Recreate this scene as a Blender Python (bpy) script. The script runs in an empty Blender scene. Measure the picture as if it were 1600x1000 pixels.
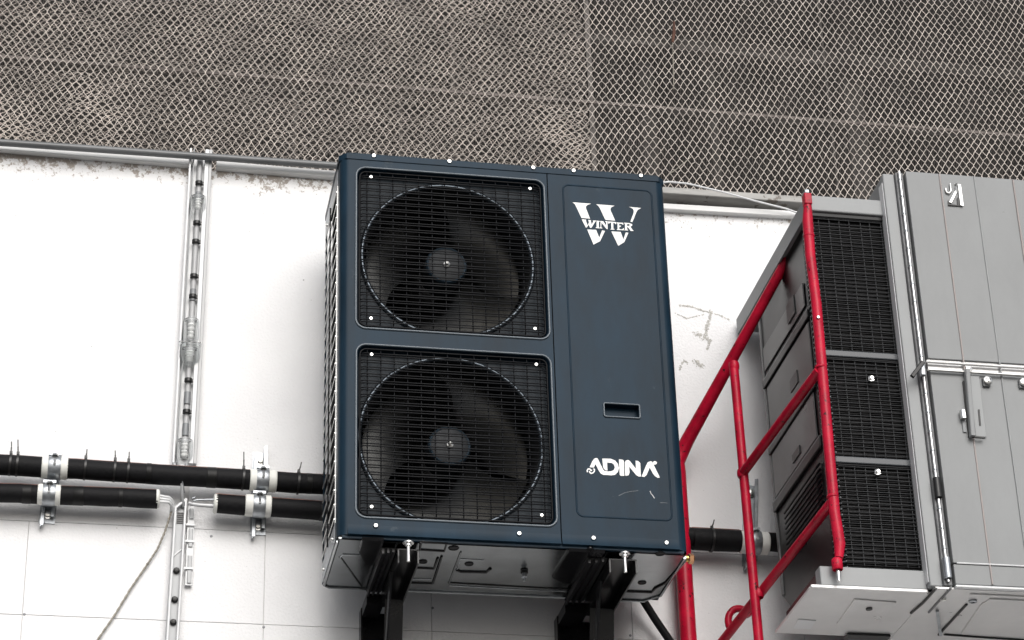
import bpy, bmesh, math, random
import numpy as np
from mathutils import Vector, Matrix
random.seed(7); RNG = np.random.default_rng(7)
SC = bpy.context.scene
COL = SC.collection
# ------------------------------------------------------------------ camera, sky, sun, exposure
FPX = 3789.37
YAW, PITCH, ROLL = .199058, .491169, -.031119
CAM = Vector((-.696192, -5.851136, -2.517028))
fw = Vector((math.sin(YAW)*math.cos(PITCH), math.cos(YAW)*math.cos(PITCH), math.sin(PITCH)))
r0 = Vector((math.cos(YAW), -math.sin(YAW), 0)); u0 = r0.cross(fw)
RT = r0*math.cos(ROLL) + u0*math.sin(ROLL)
UP = -r0*math.sin(ROLL) + u0*math.cos(ROLL)
cd = bpy.data.cameras.new('camera'); cam = bpy.data.objects.new('camera', cd); COL.objects.link(cam)
M4 = Matrix((RT, UP, -fw)).transposed().to_4x4(); M4.translation = CAM
cam.matrix_world = M4
cd.sensor_width = 36; cd.lens = FPX/1600*36; cd.clip_end = 2000
SC.camera = cam

SUN_EL, SUN_AZ = 34, 3          # azimuth from the wall normal, positive = from the right
w = bpy.data.worlds.new('World'); SC.world = w; w.use_nodes = True
nt = w.node_tree; nt.nodes.clear()
sky = nt.nodes.new('ShaderNodeTexSky'); sky.sky_type = 'NISHITA'; sky.sun_disc = False
sky.sun_elevation = math.radians(SUN_EL); sky.sun_rotation = math.radians(180 - SUN_AZ)
sky.air_density = 1.0; sky.dust_density = 4.0; sky.ozone_density = 1.0
hs = nt.nodes.new('ShaderNodeHueSaturation'); hs.inputs['Saturation'].default_value = .35
bg = nt.nodes.new('ShaderNodeBackground'); bg.inputs['Strength'].default_value = .13
wo = nt.nodes.new('ShaderNodeOutputWorld')
nt.links.new(sky.outputs[0], hs.inputs['Color']); nt.links.new(hs.outputs[0], bg.inputs[0]); nt.links.new(bg.outputs[0], wo.inputs[0])
sd = bpy.data.lights.new('sun', 'SUN'); sd.energy = 1.5; sd.angle = math.radians(45); sd.color = (1, .995, .988)
sun = bpy.data.objects.new('sun', sd); COL.objects.link(sun)
se, sa = math.radians(SUN_EL), math.radians(SUN_AZ)
sdir = Vector((math.sin(sa)*math.cos(se), -math.cos(sa)*math.cos(se), math.sin(se)))   # towards the sun
sun.rotation_euler = (-sdir).to_track_quat('-Z', 'Y').to_euler()
SC.view_settings.view_transform = 'Standard'; SC.view_settings.look = 'None'
SC.view_settings.gamma = 1; SC.view_settings.use_curve_mapping = False
SC.view_settings.exposure = .08

# ------------------------------------------------------------------ measuring helpers (photo point -> point on a real plane)
def ray(px, py): return RT*((px-800)/FPX) - UP*((py-500)/FPX) + fw
def A(px, py, Y=0.0):
    d = ray(px, py); return CAM + d*((Y-CAM.y)/d.y)
def B(px, py, Z=0.0):
    d = ray(px, py); return CAM + d*((Z-CAM.z)/d.z)
def S(px, py, X):
    d = ray(px, py); return CAM + d*((X-CAM.x)/d.x)
V = Vector
WALL = .50

# ------------------------------------------------------------------ materials
MATS = {}
def mat(name, col, rough=.5, metal=0, noise=0, nscale=20, bump=0, bscale=200, spec=.5, chips=None, coat=0, stretch=None, chip_scale=25, chip_at=.62, extra=None):
    m = bpy.data.materials.new(name); m.use_nodes = True; t = m.node_tree; b = t.nodes['Principled BSDF']
    N = t.nodes.new; L = t.links.new
    b.inputs['Base Color'].default_value = (*col, 1); b.inputs['Roughness'].default_value = rough
    b.inputs['Metallic'].default_value = metal; b.inputs['Specular IOR Level'].default_value = spec
    b.inputs['Coat Weight'].default_value = coat; b.inputs['Coat Roughness'].default_value = .12
    g = N('ShaderNodeNewGeometry'); mp = N('ShaderNodeMapping'); L(g.outputs['Position'], mp.inputs[0])
    if stretch: mp.inputs['Scale'].default_value = stretch
    out = None
    if noise or chips:
        n = N('ShaderNodeTexNoise'); n.inputs['Scale'].default_value = nscale; n.inputs['Detail'].default_value = 6; n.inputs['Roughness'].default_value = .65
        L(mp.outputs[0], n.inputs[0])
        rmp = N('ShaderNodeValToRGB'); rmp.color_ramp.elements[0].position = .3; rmp.color_ramp.elements[1].position = .7
        lo = tuple(c*(1-noise) for c in col); hi = tuple(min(1, c*(1+noise)) for c in col)
        rmp.color_ramp.elements[0].color = (*lo, 1); rmp.color_ramp.elements[1].color = (*hi, 1)
        L(n.outputs['Fac'], rmp.inputs[0]); out = rmp.outputs[0]
        mr = N('ShaderNodeMapRange'); mr.inputs['To Min'].default_value = max(.03, rough-.1); mr.inputs['To Max'].default_value = min(1, rough+.12)
        L(n.outputs['Fac'], mr.inputs[0]); L(mr.outputs[0], b.inputs['Roughness'])
        if chips:
            n2 = N('ShaderNodeTexNoise'); n2.inputs['Scale'].default_value = chip_scale; n2.inputs['Detail'].default_value = 8; n2.inputs['Roughness'].default_value = .7
            L(g.outputs['Position'], n2.inputs[0])
            r2 = N('ShaderNodeValToRGB'); r2.color_ramp.elements[0].position = chip_at; r2.color_ramp.elements[1].position = chip_at+.03
            r2.color_ramp.elements[0].color = (0, 0, 0, 1); r2.color_ramp.elements[1].color = (1, 1, 1, 1)
            L(n2.outputs['Fac'], r2.inputs[0])
            mx = N('ShaderNodeMix'); mx.data_type = 'RGBA'; L(r2.outputs[0], mx.inputs['Factor']); L(out, mx.inputs['A']); mx.inputs['B'].default_value = (*chips, 1)
            out = mx.outputs['Result']
        L(out, b.inputs['Base Color'])
    if bump:
        n3 = N('ShaderNodeTexNoise'); n3.inputs['Scale'].default_value = bscale; n3.inputs['Detail'].default_value = 4
        L(mp.outputs[0], n3.inputs[0]); bp = N('ShaderNodeBump'); bp.inputs['Strength'].default_value = bump; bp.inputs['Distance'].default_value = .002
        L(n3.outputs['Fac'], bp.inputs['Height']); L(bp.outputs[0], b.inputs['Normal'])
    MATS[name] = m
    return m
mat('navy', (.0095, .0245, .041), .3, spec=.085, noise=.42, nscale=6, bump=.05, bscale=500, stretch=(1, 1, .35), chips=(.03, .046, .062), chip_scale=11, chip_at=.66)
mat('navy_edge', (.022, .036, .05), .2, spec=.5)
mat('bead_pink', (.33, .29, .28), .5)
mat('ring', (.055, .066, .078), .2, metal=.7)
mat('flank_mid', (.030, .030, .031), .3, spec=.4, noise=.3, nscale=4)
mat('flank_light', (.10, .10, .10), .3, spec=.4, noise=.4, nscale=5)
mat('rim_highlight', (.075, .095, .115), .22, spec=.5)  # navy lightened so the rims carry their highlight in the colour
mat('bar_dark', (.06, .065, .072), .3, spec=.4)
mat('navy_dark', (.010, .017, .024), .4, spec=.15)
mat('wire_dark', (.055, .057, .06), .5, spec=.2)
mat('grey_light', (.30, .31, .315), .42, spec=.3, noise=.06, nscale=6)
mat('black_paint', (.007, .007, .008), .22, spec=.3, noise=.3, nscale=12)
mat('pan', (.29, .305, .315), .2, metal=1, noise=.18, nscale=9, bump=.05, bscale=60)
mat('grille_black', (.0035, .004, .0055), .4, spec=.12)
mat('blade', (.05, .05, .0485), .24, metal=1, noise=.1, nscale=5)
mat('hub', (.016, .019, .023), .4, spec=.2)
mat('dark_inside', (.008, .008, .009), .8)
mat('coil', (.006, .006, .0065), .5, spec=.15, bump=.6, bscale=40, stretch=(1, 1, 14))
mat('screw', (.66, .66, .645), .3, metal=1)
mat('zinc', (.36, .38, .40), .38, metal=.85, noise=.25, nscale=40)
mat('print_white', (.86, .86, .85), .5)
mat('grey_paint', (.25, .258, .262), .42, spec=.3, noise=.09, nscale=5, bump=.5, bscale=5, chips=(.15, .15, .145), chip_scale=16, chip_at=.70, stretch=(1, 1, .5))
mat('grey_pan', (.66, .655, .65), .3, metal=.35, noise=.08, nscale=5)
mat('dark_side', (.010, .010, .011), .3, spec=.22, noise=.35, nscale=5)
mat('red', (.44, .005, .028), .38, spec=.22, noise=.3, nscale=16, chips=(.035, .012, .012), chip_scale=60, chip_at=.605, bump=.15, bscale=140, coat=.05)
mat('foam', (.008, .008, .009), .6, spec=.15, noise=.35, nscale=60, bump=.5, bscale=120)
mat('tape_black', (.008, .008, .008), .45, spec=.2)
mat('tape', (.22, .09, .06), .6, noise=.4, nscale=40)
mat('sleeve', (.74, .74, .70), .55, noise=.06, nscale=30)
mat('tie', (.008, .008, .008), .4)
mat('brass', (.62, .40, .12), .28, metal=1)
mat('copper', (.5, .28, .15), .35, metal=1)
mat('rope', (.30, .28, .24), .9, noise=.4, nscale=300)
mat('cable_white', (.72, .73, .74), .4)
mat('plastic_grey', (.42, .43, .44), .4, noise=.06, nscale=30)
mat('plastic_light', (.68, .69, .70), .35)
mat('plastic_mid', (.42, .425, .43), .4)
mat('plastic_dark', (.22, .23, .24), .4)
mat('trim_flaked', (.34, .335, .32), .6, noise=.25, nscale=22, chips=(.16, .14, .12), chip_scale=18, chip_at=.58, bump=.4, bscale=90, stretch=(.25, 1, 1))
mat('trim_white', (.72, .72, .715), .5, noise=.05, nscale=12, chips=(.33, .29, .26), chip_scale=22, chip_at=.68, stretch=(.25, 1, 1))
mat('conduit', (.12, .124, .128), .35, noise=.5, nscale=10, stretch=(.2, 1, 1))
mat('mesh_wire', (.60, .545, .495), .6, noise=.35, nscale=9)
mat('mesh_old', (.68, .605, .545), .7, noise=.4, nscale=12)
mat('fine_wire', (.125, .115, .108), .7, noise=.35, nscale=5)
mat('mesh_frame', (.13, .118, .11), .8, noise=.35, nscale=25)
mat('mesh_band', (.15, .13, .12), .8, noise=.5, nscale=60)
mat('rust', (.10, .045, .03), .85, noise=.5, nscale=40)
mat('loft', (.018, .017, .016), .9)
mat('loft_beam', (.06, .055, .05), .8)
mat('joint', (.60, .59, .58), .9)
mat('ground', (.11, .109, .107), .85, noise=.2, nscale=.6, bump=.3, bscale=30)
mat('mark', (.50, .49, .46), .9, noise=.4, nscale=120)

def glass_mat():
    m = bpy.data.materials.new('clear_plastic'); m.use_nodes = True; b = m.node_tree.nodes['Principled BSDF']
    b.inputs['Base Color'].default_value = (.93, .95, .95, 1); b.inputs['Roughness'].default_value = .08
    b.inputs['Transmission Weight'].default_value = .92; b.inputs['IOR'].default_value = 1.2
    MATS['clear'] = m
glass_mat()

def wall_mat():
    m = bpy.data.materials.new('wall_white'); m.use_nodes = True; t = m.node_tree; b = t.nodes['Principled BSDF']; N = t.nodes.new; L = t.links.new
    g = N('ShaderNodeNewGeometry')
    # plaster with old brown flaking that follows the top edge of the boards
    n1 = N('ShaderNodeTexNoise'); n1.inputs['Scale'].default_value = 3.5; n1.inputs['Detail'].default_value = 5; L(g.outputs['Position'], n1.inputs[0])
    rr = N('ShaderNodeValToRGB'); e = rr.color_ramp.elements; e[0].position = .35; e[0].color = (.765, .765, .775, 1); e[1].position = .65; e[1].color = (.82, .82, .825, 1); L(n1.outputs[0], rr.inputs[0])
    sx = N('ShaderNodeSeparateXYZ'); L(g.outputs['Position'], sx.inputs[0])
    edge = N('ShaderNodeMapRange'); edge.inputs['From Min'].default_value = 1.27; edge.inputs['From Max'].default_value = 1.41; edge.inputs['To Min'].default_value = 0; edge.inputs['To Max'].default_value = .30
    L(sx.outputs['Z'], edge.inputs[0])
    n2 = N('ShaderNodeTexNoise'); n2.inputs['Scale'].default_value = 55; n2.inputs['Detail'].default_value = 9; n2.inputs['Roughness'].default_value = .75; L(g.outputs['Position'], n2.inputs[0])
    n5 = N('ShaderNodeTexNoise'); n5.inputs['Scale'].default_value = 2.6; n5.inputs['Detail'].default_value = 3; L(g.outputs['Position'], n5.inputs[0])
    m5 = N('ShaderNodeMath'); m5.operation = 'MULTIPLY'; L(n5.outputs[0], m5.inputs[0]); m5.inputs[1].default_value = .35
    ad0 = N('ShaderNodeMath'); ad0.operation = 'ADD'; L(n2.outputs[0], ad0.inputs[0]); L(m5.outputs[0], ad0.inputs[1])
    ad = N('ShaderNodeMath'); ad.operation = 'ADD'; L(ad0.outputs[0], ad.inputs[0]); L(edge.outputs[0], ad.inputs[1])
    rp = N('ShaderNodeValToRGB'); rp.color_ramp.elements[0].position = .94; rp.color_ramp.elements[1].position = .985; L(ad.outputs[0], rp.inputs[0])
    mx = N('ShaderNodeMix'); mx.data_type = 'RGBA'; L(rp.outputs[0], mx.inputs['Factor']); L(rr.outputs[0], mx.inputs['A']); mx.inputs['B'].default_value = (.36, .32, .285, 1)
    # fine specks
    vo = N('ShaderNodeTexNoise'); vo.inputs['Scale'].default_value = 90; vo.inputs['Detail'].default_value = 2; L(g.outputs['Position'], vo.inputs[0])
    r3 = N('ShaderNodeValToRGB'); r3.color_ramp.elements[0].position = .745; r3.color_ramp.elements[1].position = .77; L(vo.outputs[0], r3.inputs[0])
    m3 = N('ShaderNodeMix'); m3.data_type = 'RGBA'; L(r3.outputs[0], m3.inputs['Factor']); L(mx.outputs['Result'], m3.inputs['A']); m3.inputs['B'].default_value = (.35, .34, .33, 1)
    L(m3.outputs['Result'], b.inputs['Base Color']); b.inputs['Roughness'].default_value = .6
    n4 = N('ShaderNodeTexNoise'); n4.inputs['Scale'].default_value = 130; n4.inputs['Detail'].default_value = 5; L(g.outputs['Position'], n4.inputs[0])
    bp = N('ShaderNodeBump'); bp.inputs['Strength'].default_value = .6; bp.inputs['Distance'].default_value = .003; L(n4.outputs[0], bp.inputs['Height']); L(bp.outputs[0], b.inputs['Normal'])
    MATS['wall'] = m
wall_mat()

# ------------------------------------------------------------------ object helpers
def tag(o, label, cat, group=None):
    o['label'] = label; o['category'] = cat
    if group: o['group'] = group
    return o
def thing(name, label, cat, loc=(0, 0, 0), group=None):
    o = bpy.data.objects.new(name, None); o.location = loc; o.empty_display_size = .05; COL.objects.link(o)
    return tag(o, label, cat, group)
def wloc(o):
    l = Vector(o.location)
    while o.parent: o = o.parent; l += Vector(o.location)
    return l
class MB:
    def __init__(s): s.v = []; s.f = []
    def add(s, vs, fs):
        o = len(s.v); s.v += [tuple(v) for v in vs]; s.f += [tuple(i+o for i in f) for f in fs]; return s
    def box(s, a, b, ch=0):
        x0, y0, z0 = (min(a[i], b[i]) for i in range(3)); x1, y1, z1 = (max(a[i], b[i]) for i in range(3))
        if not ch:
            return s.add([(x0,y0,z0),(x1,y0,z0),(x1,y1,z0),(x0,y1,z0),(x0,y0,z1),(x1,y0,z1),(x1,y1,z1),(x0,y1,z1)],
                         [(0,3,2,1),(4,5,6,7),(0,1,5,4),(1,2,6,5),(2,3,7,6),(3,0,4,7)])
        bm = bmesh.new(); bmesh.ops.create_cube(bm, size=1)
        for v in bm.verts: v.co = Vector((x0+(v.co.x+.5)*(x1-x0), y0+(v.co.y+.5)*(y1-y0), z0+(v.co.z+.5)*(z1-z0)))
        bmesh.ops.bevel(bm, geom=bm.edges[:], offset=ch, segments=2, affect='EDGES', profile=.5)
        return s.bm(bm)
    def bm(s, bm):
        bm.verts.index_update()
        s.add([v.co[:] for v in bm.verts], [[v.index for v in f.verts] for f in bm.faces]); bm.free(); return s
    def beam(s, p0, p1, w, d, side=None, ch=0):
        # rectangular bar from p0 to p1; w measured along 'side', d across it
        p0 = V(p0); p1 = V(p1); t = (p1-p0).normalized(); side = V(side or (1, 0, 0)); side = (side - t*side.dot(t)).normalized(); n = t.cross(side)
        prof = [(-w/2, -d/2), (w/2, -d/2), (w/2, d/2), (-w/2, d/2)]
        if ch: prof = [(-w/2+ch, -d/2), (w/2-ch, -d/2), (w/2, -d/2+ch), (w/2, d/2-ch), (w/2-ch, d/2), (-w/2+ch, d/2), (-w/2, d/2-ch), (-w/2, -d/2+ch)]
        k = len(prof); vs = [p+side*a+n*b for p in (p0, p1) for a, b in prof]
        return s.add(vs, [tuple(range(k))[::-1], tuple(range(k, 2*k))] + [(i, (i+1) % k, (i+1) % k+k, i+k) for i in range(k)])
    def tube(s, pts, r, n=12, closed=False, cap=True):
        pts = [V(p) for p in pts]; k = len(pts); rs = r if isinstance(r, (list, tuple)) else [r]*k
        up = None; o = len(s.v); rings = []
        for i, p in enumerate(pts):
            if closed: t = pts[(i+1) % k]-pts[i-1]
            else: t = pts[min(i+1, k-1)]-pts[max(i-1, 0)]
            t.normalize()
            if up is None: up = V((0, 0, 1)) if abs(t.z) < .9 else V((0, 1, 0))
            a = t.cross(up)
            if a.length < 1e-4: a = t.orthogonal()
            a.normalize(); up = a.cross(t); up.normalize()
            rings.append([p + a*(math.cos(2*math.pi*j/n)*rs[i]) + up*(math.sin(2*math.pi*j/n)*rs[i]) for j in range(n)])
        vs = [v for q in rings for v in q]; fs = []
        for i in range(k if closed else k-1):
            j2 = (i+1) % k
            for j in range(n): fs.append((i*n+j, i*n+(j+1) % n, j2*n+(j+1) % n, j2*n+j))
        if cap and not closed: fs += [tuple(range(n))[::-1], tuple((k-1)*n+j for j in range(n))]
        return s.add(vs, fs)
    def cyl(s, p0, p1, r, n=16): return s.tube([p0, p1], r, n)
    def lathe(s, c, axis, prof, n=32, a0=0, a1=2*math.pi):
        # prof: list of (radius, offset along axis)
        c = V(c); ax = V(axis).normalized(); e1 = ax.orthogonal().normalized(); e2 = ax.cross(e1); full = abs(a1-a0-2*math.pi) < 1e-6
        m = n if full else n+1; vs = []
        for rr_, h in prof:
            for j in range(m):
                a = a0+(a1-a0)*j/n; vs.append(c+ax*h+(e1*math.cos(a)+e2*math.sin(a))*rr_)
        fs = []
        for i in range(len(prof)-1):
            for j in range(n):
                j2 = (j+1) % m; fs.append((i*m+j, i*m+j2, (i+1)*m+j2, (i+1)*m+j))
        return s.add(vs, fs)
    def plate(s, outer, holes, fn, t0, t1):
        # outer, holes: 2D loops; fn(u, v, t) -> point ; solid between t0 and t1
        bm = bmesh.new(); es = []; loops = [outer]+list(holes); vl = []
        for lp in loops:
            vs = [bm.verts.new((p[0], p[1], 0)) for p in lp]; vl.append(vs)
            es += [bm.edges.new((vs[i], vs[(i+1) % len(vs)])) for i in range(len(vs))]
        bmesh.ops.triangle_fill(bm, use_beauty=True, use_dissolve=False, edges=es)
        bm.verts.index_update(); flat = [(v.co.x, v.co.y) for v in bm.verts]; tri = [[v.index for v in f.verts] for f in bm.faces]
        ids = [[v.index for v in vs] for vs in vl]; bm.free(); n = len(flat)
        vs = [fn(a, b, t0) for a, b in flat]+[fn(a, b, t1) for a, b in flat]
        fs = [tuple(f) for f in tri]+[tuple(i+n for i in f[::-1]) for f in tri]
        for q in ids:
            for i in range(len(q)):
                a, b = q[i], q[(i+1) % len(q)]; fs.append((a, b, b+n, a+n))
        return s.add(vs, fs)
    def build(s, name, m, parent=None, smooth=0, **props):
        o = V((0, 0, 0)) if parent is None else wloc(parent)
        me = bpy.data.meshes.new(name); me.from_pydata([(v[0]-o.x, v[1]-o.y, v[2]-o.z) for v in s.v], [], s.f)
        bm = bmesh.new(); bm.from_mesh(me); bmesh.ops.recalc_face_normals(bm, faces=bm.faces); bm.to_mesh(me); bm.free()
        me.materials.append(MATS[m] if isinstance(m, str) else m)
        if smooth:
            me.shade_smooth(); me.set_sharp_from_angle(angle=math.radians(smooth))
        ob = bpy.data.objects.new(name, me); COL.objects.link(ob)
        if parent: ob.parent = parent
        for k, v in props.items(): ob[k] = v
        return ob
def copy_part(o, parent, off=(0, 0, 0)):
    c = o.copy(); COL.objects.link(c); c.parent = parent; c.location = Vector(o.location)+Vector(off); return c
def rrect(x0, x1, z0, z1, r, n=6):
    out = []
    for cx, cz, a in ((x1-r, z1-r, 0), (x0+r, z1-r, 90), (x0+r, z0+r, 180), (x1-r, z0+r, 270)):
        for i in range(n+1):
            t = math.radians(a+90*i/n); out.append((cx+r*math.cos(t), cz+r*math.sin(t)))
    return out
def circ(cx, cz, r, n=64): return [(cx+r*math.cos(2*math.pi*i/n), cz+r*math.sin(2*math.pi*i/n)) for i in range(n)]
FXZ = lambda a, b, t: (a, t, b)     # plate in the plane of the wall
FXY = lambda a, b, t: (a, b, t)     # horizontal plate
FYZ = lambda a, b, t: (t, a, b)     # plate across the wall
def screw(mb, p, axis, r=.006, h=.004):
    p = V(p); ax = V(axis); return mb.lathe(p, ax, [(r, 0), (r, h*.4), (r*.75, h*.9), (.0005, h)], 12)
# ------------------------------------------------------------------ ground and the white wall
gmb = MB().add([(-300, -300, -4.12), (300, -300, -4.12), (300, 300, -4.12), (-300, 300, -4.12)], [(0, 1, 2, 3)])
gmb.build('ground', 'ground', kind='structure')

wall = thing('white_wall', 'white painted wall of boards and large tiles behind the machines', 'wall', (0, WALL, -4.12))
MB().box((-3.2, WALL+.004, -4.12), (4.2, WALL+.2, 1.38)).build('backing', 'joint', wall)
ZJ = .214
tubeX = A(300, 480, WALL).x
for x0, x1, ztop in ((-3.2, tubeX-.012, 1.418), (tubeX+.012, .475, 1.402), (.4755, 4.2, 1.392)):
    MB().box((x0, WALL, ZJ+.0008), (x1, WALL+.02, ztop), .0015).build('panel', 'wall', wall)
xj = [-3.2, -2.115, -1.46, A(40, 890, WALL).x, A(413, 905, WALL).x, A(674, 945, WALL).x, A(987, 965, WALL).x, 1.42, 2.07, 2.72, 3.4, 4.2]
rows = [ZJ-.278*i for i in range(0, 8)]
for i in range(len(rows)-1):
    for j in range(len(xj)-1):
        dy = random.uniform(-.0012, .0012)
        MB().box((xj[j]+.0008, WALL+dy*.6, rows[i+1]+.0008), (xj[j+1]-.0008, WALL+.02, rows[i]-.0008), .0008).build('tile', 'wall', wall)
MB().box((-3.2, WALL-.002, -4.12), (4.2, WALL+.02, rows[-1]-.002)).build('plinth', 'wall', wall)
# top trims, falling slightly to the right as they do in the picture
SL = -.0112
def zt(x, z): return z+SL*x
def trim(pa, pb, xa, xb, Y, wd, dp, name, m):
    p, q = A(*pa, Y), A(*pb, Y); f = lambda x: V((x, Y, p.z+(q.z-p.z)*(x-p.x)/(q.x-p.x)))
    MB().beam(f(xa), f(xb), wd, dp, (0, 0, 1), .002).build(name, m, wall)
trim((0, 232), (525, 276), -3.2, tubeX-.012, .494, .024, .032, 'top_trim', 'trim_white')
trim((0, 232), (525, 276), tubeX+.056, .3, .494, .024, .032, 'top_trim', 'trim_white')
trim((1040, 326), (1229, 337), .302, 4.2, .494, .021, .032, 'top_trim', 'trim_white')
trim((1040, 311), (1229, 324), .302, 4.2, .53, .024, .11, 'sill', 'trim_flaked')
# old glue marks on the board right of the dark machine
MS = lambda cx, cy: A(1020+cx*.24, 380+cy*.24, WALL)
def stroke(pts, wdt, name='scuff', par=wall, m='mark', y=WALL, fn=MS, th=.0012):
    P = [fn(*p) for p in pts]; mb = MB(); n = len(P); L_, R_ = [], []
    for i, p in enumerate(P):
        t = P[min(i+1, n-1)]-P[max(i-1, 0)]; t.normalize(); q = V((-t.z, 0, t.x)); k = wdt*random.uniform(.6, 1.3)/2
        L_.append((p.x+q.x*k, p.z+q.z*k)); R_.append((p.x-q.x*k, p.z-q.z*k))
    vs = [(a, y-th, b) for a, b in L_]+[(a, y-th, b) for a, b in R_]+[(a, y+.001, b) for a, b in L_]+[(a, y+.001, b) for a, b in R_]
    fs = []
    for i in range(n-1):
        fs += [(i, i+1, n+i+1, n+i), (i, i+1, 2*n+i+1, 2*n+i), (n+i, n+i+1, 3*n+i+1, 3*n+i)]
    fs += [(0, n, 3*n, 2*n), (n-1, 2*n-1, 4*n-1, 3*n-1)]
    return mb.add(vs, fs).build(name, m, par)
def wob(pts, k=6, amp=6):
    out = []
    for i in range(len(pts)-1):
        for j in range(k):
            t = j/k; out.append((pts[i][0]*(1-t)+pts[i+1][0]*t+random.uniform(-amp, amp), pts[i][1]*(1-t)+pts[i+1][1]*t+random.uniform(-amp, amp)))
    return out+[pts[-1]]
def flakes(pts, wd, dens):
    mb = MB(); P = [MS(*p) for p in pts]
    for i in range(len(P)-1):
        n_ = max(2, int((P[i+1]-P[i]).length*dens))
        for k_ in range(n_):
            c = P[i].lerp(P[i+1], random.random()); c = V((c.x+random.gauss(0, wd*.35), 0, c.z+random.gauss(0, wd*.35))); r = random.uniform(.0007, .0024)*(1.5 if random.random() < .12 else 1); m_ = random.choice((4, 5, 6)); ph = random.random()*6
            lp = [(c.x+r*random.uniform(.5, 1.5)*math.cos(ph+6.283*j/m_), c.z+r*random.uniform(.5, 1.5)*math.sin(ph+6.283*j/m_)) for j in range(m_)]
            h_ = random.uniform(.0006, .0013); mb.add([(x, WALL-h_, z) for x, z in lp]+[(x, WALL+.001, z) for x, z in lp], [tuple(range(m_))]+[(j, (j+1) % m_, m_+(j+1) % m_, m_+j) for j in range(m_)])
    mb.build('scuff', 'mark', wall)
for pts_, wd_, dn_ in (([(165, 405), (240, 410), (310, 435), (380, 455)], .004, 900), ([(400, 460), (440, 470), (500, 500)], .0018, 600), ([(145, 455), (220, 490)], .0015, 800), ([(220, 490), (330, 465)], .001, 500),
        ([(378, 440), (368, 500), (350, 560), (345, 605)], .009, 1500), ([(275, 588), (320, 605), (368, 632)], .013, 2200), ([(372, 630), (362, 670), (350, 692)], .007, 1500), ([(268, 768), (300, 785), (325, 805)], .014, 2600), ([(172, 822), (195, 780), (205, 765), (230, 785)], .005, 1000),
        ([(70, -160), (150, -150), (240, -130)], .03, 150), ([(250, -90), (330, -60)], .03, 120)): flakes(pts_, wd_, dn_)
for (px, py) in ((412, 980), (38, 960), (676, 950), (985, 993), (300, 840), (330, 838)):
    p = A(px, py, WALL); screw(MB(), (p.x, WALL, p.z), (0, -1, 0), .004, .002).build('nail_head', 'plastic_dark', wall)

# ------------------------------------------------------------------ the wire mesh above the wall
scr = thing('wire_mesh_screen', 'rusty tan diamond wire mesh screen filling the opening above the white wall', 'mesh screen', (0, .56, 1.44))
X0, X1, Z0, Z1 = -2.2, 3.4, 1.428, 2.62
def tubes(P, r, Yd=(0, 1, 0)):
    """P (N, M, 3) polylines -> vertices, quads of four sided wires"""
    N, M, _ = P.shape
    T = np.empty_like(P); T[:, 1:-1] = P[:, 2:]-P[:, :-2]; T[:, 0] = P[:, 1]-P[:, 0]; T[:, -1] = P[:, -1]-P[:, -2]
    T /= np.linalg.norm(T, axis=2, keepdims=True)+1e-9
    yd = np.array(Yd, float); n = np.cross(T, yd); n /= np.linalg.norm(n, axis=2, keepdims=True)+1e-9; b = np.cross(n, T)
    Vv = np.stack([P+n*r, P+b*r, P-n*r, P-b*r], axis=2).reshape(-1, 3)
    i = np.arange(N)[:, None, None]; j = np.arange(M-1)[None, :, None]; k = np.arange(4)[None, None, :]
    base = (i*M+j)*4; k2 = (k+1) % 4
    F = np.stack([base+k, base+k2, base+4+k2, base+4+k], axis=-1).reshape(-1, 4)
    return Vv, F
def np_obj(name, Vv, F, m, parent, **props):
    o = wloc(parent); me = bpy.data.meshes.new(name); Vv = Vv-np.array(o)[None]
    me.vertices.add(len(Vv)); me.vertices.foreach_set('co', Vv.astype(np.float32).ravel())
    me.loops.add(F.size); me.loops.foreach_set('vertex_index', F.astype(np.int32).ravel())
    me.polygons.add(len(F)); me.polygons.foreach_set('loop_start', np.arange(0, F.size, 4, dtype=np.int32)); me.polygons.foreach_set('loop_total', np.full(len(F), 4, np.int32))
    me.update(calc_edges=True); me.materials.append(MATS[m]); me.shade_smooth()
    ob = bpy.data.objects.new(name, me); COL.objects.link(ob); ob.parent = parent
    for k, v in props.items(): ob[k] = v
    return ob
def wavy(x, z, s):
    return (.004*np.sin(3.1*x+2.3*z+s)+.003*np.sin(7.7*z-4.2*x+2*s)+.002*np.sin(17*x+11*z+s), .004*np.sin(2.7*z-3.9*x+s)+.003*np.sin(9.1*x+5*z+3*s))
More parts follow.
